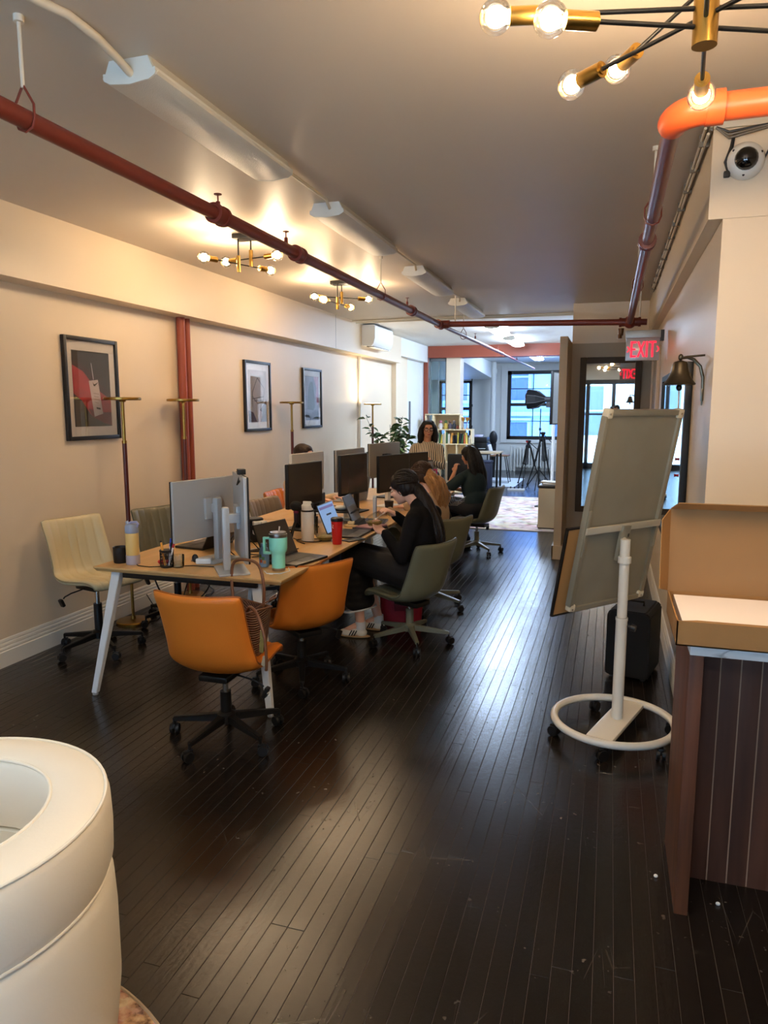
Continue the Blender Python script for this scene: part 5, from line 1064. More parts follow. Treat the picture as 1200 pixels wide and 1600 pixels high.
# ------------------------------------------------------------------ people
def frame(f, u):
    f = Vector(f).normalized(); u = Vector(u); r = f.cross(u).normalized(); u = r.cross(f).normalized()
    return Matrix((r, f, u)).transposed()
class Body(MB):
    def e(self, c, r, R=None):
        old = self.X; self.X = old @ Matrix.Translation(c) @ (R.to_4x4() if R else Matrix.Identity(4)); self.ell((0, 0, 0), r, 20, 12); self.X = old; return self
    def limb(self, pts, rad):
        for i in range(len(pts) - 1): self.cap(pts[i], rad[i], pts[i + 1], rad[i + 1])
        return self
    def hand(self, w, d, n, thumb=1, curl=.5, s=1.0, spread=.10):
        w, d, n = Vector(w), Vector(d).normalized(), Vector(n).normalized(); n = (n - d * n.dot(d)).normalized(); sd = d.cross(n) * thumb
        R = Matrix((sd, d, n)).transposed()
        self.e(w + d * .045 * s, (.037 * s, .05 * s, .0145 * s), R); self.cap(w, .021 * s, w + d * .03 * s, .024 * s)
        for k, (o, L_) in enumerate(((.028, .066), (.0095, .075), (-.0095, .070), (-.027, .054))):
            p = w + d * .082 * s + sd * o * s; a = 0; dd = (d + sd * (o / .028) * spread).normalized()
            for j, fr in enumerate((.42, .32, .26)):
                a += curl * (.55, .9, .7)[j]; v = dd * math.cos(a) + n * math.sin(a); q = p + v * L_ * fr * s
                self.cap(p, (.0088, .0082, .0076)[j] * s, q, (.0082, .0076, .0068)[j] * s, 8); p = q
        p = w + d * .022 * s + sd * .030 * s; v = (d * .62 + sd * .72 + n * .25).normalized(); q = p + v * .038 * s; self.cap(p, .0125 * s, q, .0105 * s, 8)
        v = (d * .9 + sd * .15 + n * (.25 + curl * .5)).normalized(); self.cap(q, .0102 * s, q + v * .03 * s, .0085 * s, 8); return self
    def head(self, c, R, s=1.0):
        P = lambda *v: Vector(c) + R @ (Vector(v) * s)
        self.e(P(0, -.010, .022), (.072 * s, .090 * s, .086 * s), R); self.e(P(0, .018, -.030), (.060 * s, .066 * s, .068 * s), R)
        self.e(P(0, .040, -.066), (.042 * s, .042 * s, .036 * s), R); self.e(P(0, .068, -.088), (.018 * s, .016 * s, .014 * s), R)
        self.cap(P(0, .082, .018), .008 * s, P(0, .103, -.018), .0115 * s, 10)
        for x in (-1, 1):
            self.e(P(x * .010, .096, -.022), (.008 * s,) * 3, R); self.e(P(x * .034, .058, -.024), (.024 * s, .024 * s, .026 * s), R)
            self.e(P(x * .072, -.008, -.012), (.009 * s, .020 * s, .030 * s), R); self.e(P(x * .028, .074, .030), (.022 * s, .012 * s, .009 * s), R)
        self.e(P(0, .080, -.050), (.024 * s, .014 * s, .012 * s), R); self.e(P(0, .077, -.064), (.020 * s, .012 * s, .009 * s), R); return self
def finish(mb, name, mat, parent, vox, it=4, fac=.5):
    bm = mb.bm; bmesh.ops.remove_doubles(bm, verts=bm.verts, dist=1e-7)
    o = mb.build(name, mat, parent)
    m = o.modifiers.new('remesh', 'REMESH'); m.mode = 'VOXEL'; m.voxel_size = vox; m.use_smooth_shade = True
    if it: s = o.modifiers.new('smooth', 'SMOOTH'); s.factor = fac; s.iterations = it
    return o
def hair_mat(name, rgb, rough=.44): return M(name, rgb, rough, var=.35, vscale=3, stretch=(22, 22, 2.5), bump=.55, bscale=6, spec=.32)
skin_l = M('skin_light', (226, 176, 150), .5, var=.04, vscale=20); skin_t = M('skin_tan', (186, 132, 102), .5, var=.04, vscale=20)
lipm = M('lip', (160, 84, 78), .45); eyew = M('eye_white', (226, 220, 214), .25); iris = M('iris_dark', (34, 24, 20), .2)
def face(parent, base, c, R, s, browm):
    P = lambda *v: Vector(c) + R @ (Vector(v) * s) - base
    for x in (-1, 1):
        mb = Body(); mb.e(P(x * .030, .0765, .006), (.0135 * s, .0085 * s, .0075 * s), R); e = mb.build('eye', eyew, parent)
        mb = Body(); mb.e(P(x * .030, .0835, .006), (.0058 * s, .0028 * s, .0058 * s), R); mb.build('iris', iris, e)
        MB().tube([P(x * .014, .088, .026), P(x * .030, .0875, .031), P(x * .047, .076, .026)], [.003 * s, .0035 * s, .002 * s], 6).build('eyebrow', browm, parent)
    mb = Body(); mb.e(P(0, .0885, -.0505), (.020 * s, .007 * s, .0055 * s), R); mb.e(P(0, .085, -.060), (.016 * s, .007 * s, .005 * s), R); mb.build('mouth', lipm, parent)
def person(label, J, skin, topm, botm, hairm, hair, s=1.0, sleeve=1.0, skirt=None, shoes=None, shoem=None, pose=None, hip_w=1.0, collar=None):
    base = Vector((J['pelvis'][0], J['pelvis'][1], 0)); J = {k: (Vector(v) if not isinstance(v, dict) else v) for k, v in J.items()}
    t = thing('person', label, 'person', base)
    T = Matrix.Translation(-base)
    Rt = frame(Vector((0, 0, 1)).cross((J['shR'] - J['shL'])), J['neck'] - J['pelvis']); Rh = frame(J['hf'], J['hu'])
    B = Body(); B.X = T
    B.head(J['head'], Rh, s); nb_ = Vector(J['head']) + Rh @ Vector((0, -.025, -.05)) * s
    B.limb([J['neck'], nb_], [.052 * s, .046 * s]); B.e((J['neck'] + J['pelvis']) / 2, (.12 * s, .085 * s, (J['neck'] - J['pelvis']).length * .5), Rt)
    B.limb([J['neck'] - Vector((0, 0, .06)), (J['shL'] + J['neck']) / 2 - Vector((0, 0, .03)), J['shL']], [.06 * s, .05 * s, .045 * s]); B.limb([J['neck'] - Vector((0, 0, .06)), (J['shR'] + J['neck']) / 2 - Vector((0, 0, .03)), J['shR']], [.06 * s, .05 * s, .045 * s])
    for k in 'LR':
        B.limb([J['sh' + k], J['el' + k], J['wr' + k]], [.040 * s, .034 * s, .022 * s])
        h = J['hand' + k]; B.hand(J['wr' + k], h['d'], h['n'], h.get('t', 1), h.get('curl', .5), s * .95)
        B.limb([J['hip' + k], J['kn' + k], J['an' + k]], [.07 * s, .05 * s, .032 * s]); B.limb([J['an' + k], J['to' + k]], [.032 * s, .022 * s])
    body = finish(B, 'body', skin, t, .0055, 3)
    face(body, base, J['head'], Rh, s, hairm)
    C = Body(); C.X = T   # upper garment
    mid = J['pelvis'].lerp(J['neck'], .60); C.e(mid, (.168 * s, .128 * s, .205 * s), Rt); C.e(J['pelvis'].lerp(J['neck'], .22), (.150 * s * hip_w, .116 * s, .17 * s), Rt)
    C.e(J['pelvis'].lerp(J['neck'], .62) + Rt @ Vector((0, .065 * s, 0)), (.12 * s, .062 * s, .075 * s), Rt)
    C.limb([J['shL'], J['neck'] - Vector((0, 0, .035)), J['shR']], [.056 * s, .066 * s, .056 * s])
    for k in 'LR':
        a, b, c = J['sh' + k], J['el' + k], J['wr' + k]
        if sleeve > .5: e = b.lerp(c, (sleeve - .5) * 2); C.limb([a, b, e], [.058 * s, .050 * s, .050 * s - .014 * s * (sleeve - .5) * 2])
        else: C.limb([a, a.lerp(b, sleeve * 2)], [.060 * s, .066 * s])
    if collar: C.limb([J['neck'], J['neck'].lerp(nb_, .12)], [.064 * s, .060 * s])
    top = finish(C, 'top', topm, t, .009, 5)
    D = Body(); D.X = T
    D.e(J['pelvis'], (.168 * s * hip_w, .122 * s, .115 * s), Rt)
    if skirt is None:
        for k in 'LR': D.limb([J['hip' + k], J['kn' + k], J['kn' + k].lerp(J['an' + k], .92)], [.092 * s, .068 * s, .056 * s])
    else: skirt(D)
    finish(D, 'skirt' if skirt else 'trousers', botm, t, .010, 5)
    for k in 'LR':
        S_ = Body(); S_.X = T; a, o = J['an' + k], J['to' + k]; d = (o - a); d.z = 0; d.normalize(); z0 = min(a.z, o.z)
        a0 = Vector((a.x, a.y, 0)); Rf = frame(d, (0, 0, 1)); zf = o.z - .02
        S_.e(a0 + Vector((0, 0, zf + .034)) + d * .0, (.036 * s, .05 * s, .036 * s), Rf); S_.e(a0 + Vector((0, 0, zf + .030)) + d * .09 * s, (.040 * s, .072 * s, .028 * s), Rf); S_.e(a0 + Vector((0, 0, zf + .045)) + d * .03 * s, (.036 * s, .05 * s, .036 * s), Rf)
        sh = finish(S_, 'shoe', shoem or blackp, t, .007, 3)
        mb = Body(); mb.X = T; mb.e(a0 + Vector((0, 0, zf + .008)) + d * .045 * s, (.042 * s, .118 * s, .012 * s), Rf); mb.build('sole', M('gum_sole', (170, 140, 100), .6) if shoes else blackp, sh)
        if shoes:
            for j in range(3):
                for sx in (-1, 1): mb = MB(); mb.X = T @ Matrix.Translation(a0 + Vector((0, 0, zf + .036)) + d * (.028 + .018 * j)) @ Rf.to_4x4(); mb.box((sx * .037, 0, 0), (.004, .008, .044), .001, rot=(.5, 0, 0)); mb.build('stripe', blackp, sh)
            mb = MB(); mb.X = T @ Matrix.Translation(a0 + Vector((0, 0, zf + .066)) + d * .05) @ Rf.to_4x4(); [mb.tube([(-.02, .012 * j - .015, -.004 * j), (0, .012 * j - .013, .006 - .004 * j), (.02, .012 * j - .015, -.004 * j)], .003, 6) for j in range(4)]; mb.build('laces', white_m, sh)
            mb = MB(); mb.X = T; mb.limb = None; mb.cyl(a0 + Vector((0, 0, zf + .06)), Vector((a.x, a.y, 0)) + Vector((0, 0, zf + .115)), .038 * s, .036 * s, n=18); mb.build('sock', white_m, sh)
    G = Body(); G.X = T; P = lambda *v: Vector(J['head']) + Rh @ (Vector(v) * s)
    hair(G, P, Rh, s, t, T)
    return t
def cap_hair(G, P, R, s, low=.0):
    G.e(P(0, -.026, .030), (.082 * s, .094 * s, .090 * s), R); G.e(P(0, .008, .076), (.066 * s, .060 * s, .038 * s), R)
    for x in (-1, 1): G.e(P(x * .058, -.030, .0), (.028 * s, .056 * s, .062 * s), R); G.e(P(x * .060, .016, .045), (.022 * s, .042 * s, .042 * s), R)
    G.e(P(0, -.062, -.01), (.064 * s, .052 * s, .075 * s), R)
dk_h = hair_mat('hair_black_brown', (26, 19, 17)); bk_h = hair_mat('hair_black', (14, 12, 13)); br_h = hair_mat('hair_brown', (58, 40, 30)); bl_h = hair_mat('hair_blonde', (158, 116, 72))
blk = M('black_knit', (13, 13, 16), .85, bump=.15, bscale=160, spec=.2); blk2 = M('black_twill', (12, 12, 15), .8, bump=.1, bscale=160)

def strands(t, T, P, mat, ends, n=46, seed=1, r=.0055, start=None):
    """combed locks lying over the skull, from the hairline to a gathering point, then along 'ends'"""
    R_ = random.Random(seed); mb = MB(); mb.X = T
    c0 = Vector((0, -.026, .030)); rad = Vector((.086, .099, .095))
    for k in range(n):
        a = -1.9 + 3.8 * k / (n - 1) + R_.uniform(-.04, .04)
        s0 = Vector((math.sin(a), .62 * math.cos(a * .5) - .1, .35 + .75 * math.cos(a))).normalized() if start is None else start(a)
        e0 = Vector((R_.uniform(-.28, .28), -1, R_.uniform(-.35, .05))).normalized(); pts = []
        for i in range(9):
            d = s0.lerp(e0, i / 8); d = d.normalized() if d.length > .05 else Vector((0, 0, 1)); q = Vector((d.x * rad.x, d.y * rad.y, d.z * rad.z)) * (1.0 + .02 * R_.random()) + c0; pts.append(P(*q))
        mb.tube(pts, [r * .5] + [r] * 7 + [r * .7], 5)
    for k in range(26):
        off = Vector((R_.gauss(0, 1), R_.gauss(0, 1), 0)).normalized() * R_.uniform(.5, 1.05); ph = R_.uniform(0, 6.28); pts = []
        for i, (e, w) in enumerate(ends):
            pts.append(Vector(e) + Vector((off.x * w, off.y * w, R_.uniform(-.01, .01))) + Vector((math.sin(ph + i) * .006, math.cos(ph + i) * .006, 0)))
        mb.tube(catmull([tuple(p) for p in pts], 14), [.004 + .005 * math.sin(PI * (i + 1) / 15) for i in range(14)], 5)
    return mb.build('hair_locks', mat, t)
# --- person in black, profile to the left, eating from a bowl
def hair1(G, P, R, s, t, T):
    cap_hair(G, P, R, s); finish(G, 'hair', dk_h, t, .007, 3)
    q = Body(); q.X = T; q.limb([P(0, -.075, -.01), Vector((-1.235, 4.715, 1.055)), Vector((-1.175, 4.69, .98)), Vector((-1.115, 4.66, .88)), Vector((-1.075, 4.635, .78)), Vector((-1.06, 4.62, .70))], [.045, .046, .050, .050, .040, .012]); strands(t, T, P, dk_h, [(P(0, -.085, -.01), .03), ((-1.235, 4.715, 1.055), .046), ((-1.175, 4.69, .98), .052), ((-1.115, 4.66, .88), .052), ((-1.075, 4.635, .78), .046), ((-1.055, 4.62, .67), .02)], seed=4); finish(q, 'ponytail', dk_h, t, .007, 3)
    mb = MB(); mb.X = T; mb.tube([P(0, -.098 + .03 * math.cos(a), .0 + .03 * math.sin(a)) for a in (0, 1, 2, 3, 4, 5)], .008, 8, closed=True); mb.build('hair_tie', blackp, t)
    mb = Body(); mb.X = T; mb.e(P(-.078, -.004, -.044), (.004, .004, .006)); mb.build('earring', M('pearl', (220, 210, 196), .25), t)
def skirt1(D):
    for k, (h, kn) in enumerate((((-1.21, 4.53, .49), (-1.66, 4.61, .575)), ((-1.18, 4.71, .49), (-1.67, 4.76, .575)))): D.limb([Vector(h), Vector(kn)], [.105, .088])
    D.limb([Vector((-1.20, 4.62, .48)), Vector((-1.65, 4.69, .56))], [.10, .085])
    for i in range(7): f_ = i / 6; D.e((-1.665 + .01 * f_, 4.685 + .01 * f_, .55 - .30 * f_), (.092 + .012 * f_, .150 + .004 * f_, .07))
P1 = person('person in black long sleeved top and long black skirt, seated in profile eating', dict(pelvis=(-1.175, 4.62, .50), neck=(-1.215, 4.68, .945), head=(-1.345, 4.73, 1.065), hf=(-.92, .15, -.36), hu=(-.35, 0, 1), shL=(-1.215, 4.52, .875), shR=(-1.15, 4.83, .885),
    elL=(-1.275, 4.455, .635), elR=(-1.27, 4.94, .70), wrL=(-1.405, 4.515, .775), wrR=(-1.42, 4.80, .86), handL=dict(d=(-.75, .40, .45), n=(-.35, .1, .9), t=-1, curl=.55), handR=dict(d=(-.5, -.62, .55), n=(-.6, -.3, -.7), t=-1, curl=.75),
    hipL=(-1.21, 4.53, .49), hipR=(-1.18, 4.71, .49), knL=(-1.66, 4.61, .56), knR=(-1.67, 4.76, .56), anL=(-1.632, 4.645, .09), anR=(-1.56, 4.84, .09), toL=(-1.77, 4.635, .02), toR=(-1.69, 4.86, .02)), skin_l, blk, blk2, dk_h, hair1, s=.98, skirt=skirt1, shoes=True, shoem=M('sneaker_white', (226, 220, 206), .5), collar=True)
b1 = Vector((-1.175, 4.62, 0))
MB().tube([Vector((-1.652 + .108 * math.cos(a), 4.695 + .158 * math.sin(a), .192 + .03 * math.sin(a + 2.2))) - b1 for a in [2 * PI * i / 40 for i in range(40)]], .006, 8, closed=True).build('white_hem', white_m, P1)
for nm, a, b in (('cuff', (-1.385, 4.507, .757), (-1.41, 4.518, .779)), ('cuff', (-1.395, 4.825, .838), (-1.422, 4.799, .862))): MB().cyl(Vector(a) - b1, Vector(b) - b1, .030, .029, n=18).build(nm, white_m, P1)
hb = thing('deli_bowl', 'clear deli bowl of salad held by the person in black', 'bowl', (-1.505, 4.575, .835)); MB().lathe([(.035, -.02), (.04, -.016), (.062, .022), (.064, .024), (.060, .024), (.038, -.014), (.0, -.015)], 28).build('bowl', bw_, hb); MB().lathe([(.0, -.014), (.039, -.012), (.056, .012), (.03, .018), (.0, .016)], 24).build('salad', M('salad', (150, 130, 60), .6, var=.4, vscale=60, bump=.6, bscale=120), hb)
MB().at((-.0, .0, .035), (0, -.5, 0)).lathe([(.064, -.005), (.058, .022), (.03, .034), (.0, .036)], 28).build('lid', bw_, hb)
one(MB().cyl((-1.455, 4.735, .905), (-1.505, 4.63, .862), .003, n=8).box((-1.512, 4.615, .855), (.016, .03, .003), .001, rot=(.4, 0, -.4)), 'fork', white_m, 'white plastic fork in the hand of the person in black', 'fork')

# --- person with blonde ponytail, beige top
def hair2(G, P, R, s, t, T):
    cap_hair(G, P, R, s); G.e(P(0, -.09, .01), (.05, .045, .05), R); finish(G, 'hair', br_h, t, .007, 3)
    q = Body(); q.X = T; q.limb([P(0, -.10, .01), P(.0, -.135, -.05), P(.01, -.145, -.14), P(.0, -.15, -.23), P(.01, -.15, -.30)], [.040, .05, .054, .046, .016])
    for i in range(5): q.limb([P(.03 * (i - 2), -.12, -.04), P(.026 * (i - 2), -.16 - .012 * (i % 2), -.15), P(.02 * (i - 2), -.16, -.26 - .02 * (i % 3))], [.022, .022, .01])
    finish(q, 'ponytail', bl_h, t, .007, 2); strands(t, T, P, br_h, [(P(0, -.10, .0), .03), (P(0, -.12, -.03), .04)], seed=9)
    R9 = random.Random(3); w9 = MB(); w9.X = T
    for k in range(24):
        x9, d9 = R9.uniform(-.05, .06), R9.uniform(.0, .03); w9.tube(catmull([tuple(P(x9 * .5, -.12, .0)), tuple(P(x9, -.175 - d9, -.08)), tuple(P(x9 + R9.uniform(-.02, .02), -.185 - d9, -.16)), tuple(P(x9 + R9.uniform(-.03, .03), -.18 - d9, -.24)), tuple(P(x9 * .6, -.165, -.31 + R9.uniform(-.03, .03)))], 14), [.003 + .006 * math.sin(PI * (i + 1) / 15) for i in range(14)], 5)
    w9.build('hair_locks', bl_h, t)
    mb = MB(); mb.X = T; mb.tube([P(.086 * math.sin(a), -.10 + .1 * math.cos(a) * .4, .015 + .085 * math.cos(a)) for a in [-.9 + .2 * i for i in range(10)]], .004, 6); mb.build('hair_band', M('pale_band', (150, 130, 104), .5), t)
person('person with a long blonde ponytail and beige top, seated behind the one in black', dict(pelvis=(-1.30, 5.60, .50), neck=(-1.39, 5.67, .905), head=(-1.475, 5.715, 1.055), hf=(-.80, .50, -.30), hu=(-.25, .1, 1), shL=(-1.45, 5.53, .82), shR=(-1.31, 5.80, .83), elL=(-1.53, 5.42, .66), elR=(-1.45, 5.90, .67), wrL=(-1.68, 5.52, .785), wrR=(-1.63, 5.82, .785), handL=dict(d=(-.8, .4, 0), n=(0, 0, -1), t=1, curl=.35), handR=dict(d=(-.85, -.2, 0), n=(0, 0, -1), t=-1, curl=.35),
    hipL=(-1.35, 5.53, .49), hipR=(-1.26, 5.68, .49), knL=(-1.72, 5.74, .55), knR=(-1.66, 5.90, .55), anL=(-1.70, 5.72, .09), anR=(-1.62, 5.95, .09), toL=(-1.83, 5.79, .02), toR=(-1.75, 6.02, .02)), skin_l, M('beige_knit', (176, 146, 112), .8, bump=.2, bscale=140), M('khaki_trousers', (120, 112, 86), .8), br_h, hair2, s=.96, shoem=blackp)

# --- person in dark teal, back turned
def hair3(G, P, R, s, t, T):
    cap_hair(G, P, R, s)
    for x in (-.045, -.015, .015, .045): G.limb([P(x, -.07, .02), P(x * 1.5, -.105, -.10), P(x * 1.7 + .01, -.12, -.22), P(x * 1.6 + .03, -.12, -.36)], [.040, .044, .040, .016])
    finish(G, 'hair', bk_h, t, .008, 3); R9 = random.Random(7); w9 = MB(); w9.X = T
    for k in range(44):
        x9 = R9.uniform(-.085, .085); y9 = math.sqrt(max(.0, .0095 - x9 * x9 * .7)); w9.tube(catmull([tuple(P(x9 * .15, .0, .122)), tuple(P(x9 * .7, -.07, .10)), tuple(P(x9, -.055 - y9 * .75, .0)), tuple(P(x9 * 1.25, -.085 - y9 * .65, -.12)), tuple(P(x9 * 1.25 + .01, -.10 - y9 * .5, -.25)), tuple(P(x9 * 1.1 + .03, -.12, -.38 + R9.uniform(-.04, .03)))], 18), [.003 + .005 * math.sin(PI * (i + 1) / 19) for i in range(18)], 5)
    w9.build('hair_locks', bk_h, t)
person('person in dark teal with long black hair, hand raised to the chin', dict(pelvis=(-1.40, 7.93, .50), neck=(-1.465, 7.985, .93), head=(-1.51, 8.02, 1.085), hf=(-.80, .60, -.12), hu=(-.1, 0, 1), shL=(-1.555, 7.84, .85), shR=(-1.37, 8.12, .86), elL=(-1.70, 7.78, .72), elR=(-1.55, 8.26, .66), wrL=(-1.655, 7.93, .905), wrR=(-1.72, 8.10, .70), handL=dict(d=(.1, .35, .9), n=(.5, .7, -.2), t=1, curl=.9), handR=dict(d=(-.8, -.5, 0), n=(0, 0, -1), t=-1, curl=.4),
    hipL=(-1.44, 7.85, .49), hipR=(-1.37, 8.01, .49), knL=(-1.84, 8.02, .54), knR=(-1.78, 8.20, .54), anL=(-1.60, 7.92, .09), anR=(-1.52, 8.06, .09), toL=(-1.72, 7.98, .02), toR=(-1.64, 8.12, .02)), skin_t, M('dark_teal_knit', (18, 40, 46), .8, bump=.2, bscale=140), M('dark_denim', (20, 24, 34), .8), bk_h, hair3, s=.97, sleeve=.42, shoem=blackp, hip_w=1.05)

# --- person standing in a striped blouse, glasses
strp = bpy.data.materials.new('striped_blouse'); strp.use_nodes = True; nt = strp.node_tree; b_ = nt.nodes['Principled BSDF']; b_.inputs['Roughness'].default_value = .8
tc = nt.nodes.new('ShaderNodeTexCoord'); wv_ = nt.nodes.new('ShaderNodeTexWave'); wv_.inputs['Scale'].default_value = 15; wv_.inputs['Distortion'].default_value = 1.2; wv_.inputs['Detail Scale'].default_value = .5
rp_ = nt.nodes.new('ShaderNodeValToRGB'); e_ = rp_.color_ramp.elements; e_[0].position = .30; e_[0].color = (*lin((54, 48, 44)), 1); e_[1].position = .42; e_[1].color = (*lin((226, 216, 200)), 1); k_ = rp_.color_ramp.elements.new(.9); k_.color = (*lin((226, 216, 200)), 1); k_ = rp_.color_ramp.elements.new(.95); k_.color = (*lin((196, 164, 90)), 1); rp_.color_ramp.interpolation = 'CONSTANT'
nt.links.new(tc.outputs['Object'], wv_.inputs['Vector']); nt.links.new(wv_.outputs['Fac'], rp_.inputs[0]); nt.links.new(rp_.outputs[0], b_.inputs['Base Color'])
def hair4(G, P, R, s, t, T):
    cap_hair(G, P, R, s)
    for x in (-1, 1): G.limb([P(x * .045, .0, .085), P(x * .085, -.005, .01), P(x * .098, -.01, -.08), P(x * .10, .0, -.15)], [.03, .034, .040, .03]); G.limb([P(x * .05, -.06, .0), P(x * .065, -.07, -.10), P(x * .07, -.06, -.16)], [.05, .05, .03])
    finish(G, 'hair', bk_h, t, .008, 3)
    g_ = MB(); g_.X = T
    for x in (-1, 1): g_.tube([P(x * .032 + .024 * math.cos(a), .094 - .012 * abs(x * .032 + .024 * math.cos(a)) / .05, .004 + .019 * math.sin(a)) for a in [2 * PI * i / 20 for i in range(20)]], .0028, 6, closed=True); g_.tube([P(x * .056, .088, .008), P(x * .074, .03, .008), P(x * .076, -.01, .004)], .0024, 6)
    g_.tube([P(-.01, .095, .006), P(0, .097, .009), P(.01, .095, .006)], .0024, 6); g_.build('glasses', blackp, t)
def c4(x, y, z): return (x, y, z)
person('person standing in a striped blouse and glasses beside the bookshelf', dict(pelvis=(-2.10, 8.42, .80), neck=(-2.09, 8.40, 1.215), head=(-2.075, 8.375, 1.365), hf=(.34, -.94, -.06), hu=(0, 0, 1), shL=(-1.945, 8.42, 1.145), shR=(-2.235, 8.36, 1.145), elL=(-1.90, 8.38, .93), elR=(-2.30, 8.30, .92), wrL=(-1.985, 8.20, .985), wrR=(-2.12, 8.16, .95), handL=dict(d=(-.35, -.7, .3), n=(-.7, .3, -.3), t=-1, curl=.9), handR=dict(d=(.8, -.35, .2), n=(.2, .9, 0), t=1, curl=.7),
    hipL=(-2.02, 8.43, .80), hipR=(-2.18, 8.40, .80), knL=(-2.01, 8.40, .43), knR=(-2.19, 8.38, .43), anL=(-2.01, 8.43, .09), anR=(-2.19, 8.41, .09), toL=(-1.98, 8.30, .02), toR=(-2.17, 8.28, .02)), skin_t, strp, M('dark_trousers', (26, 26, 30), .8), bk_h, hair4, s=.92, shoem=blackp)

# --- person half hidden behind the pale monitors on the wall side
def hair5(G, P, R, s, t, T):
    cap_hair(G, P, R, s)
    for x in (-1, 1): G.limb([P(x * .05, -.05, .0), P(x * .07, -.07, -.10), P(x * .07, -.06, -.22), P(x * .06, -.04, -.28)], [.04, .042, .036, .014])
    finish(G, 'hair', hair_mat('hair_dark_brown', (40, 27, 22)), t, .008, 3)
person('person with dark brown hair and cream jumper half hidden behind the pale monitors', dict(pelvis=(-2.80, 6.12, .54), neck=(-2.755, 6.14, .99), head=(-2.71, 6.155, 1.17), hf=(.97, -.05, -.18), hu=(.1, 0, 1), shL=(-2.78, 6.30, .92), shR=(-2.79, 5.98, .92), elL=(-2.68, 6.38, .72), elR=(-2.70, 5.90, .72), wrL=(-2.47, 6.28, .785), wrR=(-2.50, 5.98, .79), handL=dict(d=(1, -.2, 0), n=(0, 0, -1), t=-1, curl=.4), handR=dict(d=(1, .1, .05), n=(0, 0, -1), t=1, curl=.4),
    hipL=(-2.79, 6.20, .53), hipR=(-2.79, 6.04, .53), knL=(-2.36, 6.22, .56), knR=(-2.36, 6.02, .56), anL=(-2.36, 6.22, .09), anR=(-2.36, 6.02, .09), toL=(-2.22, 6.22, .02), toR=(-2.22, 6.02, .02)), skin_l, M('cream_jumper', (216, 194, 166), .85, bump=.2, bscale=120), M('blue_jeans', (46, 58, 84), .8), hair_mat('hair_dark_brown', (40, 27, 22)), hair5, s=.97, shoem=blackp)

# --- the one taking the picture, seen only in the tall mirror
def hair6(G, P, R, s, t, T):
    G.e(P(0, -.012, .030), (.078 * s, .096 * s, .088 * s), R); finish(G, 'hair', bk_h, t, .008, 3)
hd = Vector((-.2994, .954, 0)); rt_ = Vector((.954, .2994, 0)); cb = -hd * .42
def q6(a, b, z): v = cb + rt_ * a + hd * b; return (v.x, v.y, z)
person('person in a pale hooded top holding up a phone, seen in the tall mirror', dict(pelvis=q6(0, 0, .93), neck=q6(0, .01, 1.43), head=q6(0, .03, 1.60), hf=hd, hu=(0, 0, 1), shL=q6(-.185, 0, 1.36), shR=q6(.185, 0, 1.36), elL=q6(-.25, .16, 1.20), elR=q6(.25, .16, 1.20), wrL=q6(-.11, .33, 1.52), wrR=q6(.11, .33, 1.52), handL=dict(d=(*(rt_ * .35 + hd * .25).xy, .75), n=rt_, t=1, curl=.5), handR=dict(d=(*(-rt_ * .35 + hd * .25).xy, .75), n=-rt_, t=-1, curl=.5),
    hipL=q6(-.09, 0, .92), hipR=q6(.09, 0, .92), knL=q6(-.11, .02, .5), knR=q6(.11, .02, .5), anL=q6(-.12, -.02, .09), anR=q6(.12, -.02, .09), toL=q6(-.14, .12, .02), toR=q6(.14, .12, .02)), skin_t, M('oat_hoodie', (206, 190, 168), .85), M('dark_trousers', (26, 26, 30), .8), bk_h, hair6, s=1.0, shoem=blackp)
phn = thing('phone', 'dark phone held up by the person seen in the tall mirror', 'phone', tuple(-hd * .028 + Vector((0, 0, 1.595))), math.radians(17.42))
MB().box((0, 0, 0), (.074, .009, .155), .003).build('body', M('phone_grey', (46, 44, 44), .3), phn); MB().box((0, .0055, .045), (.06, .003, .022), .001).build('lens_bump', blackp, phn)

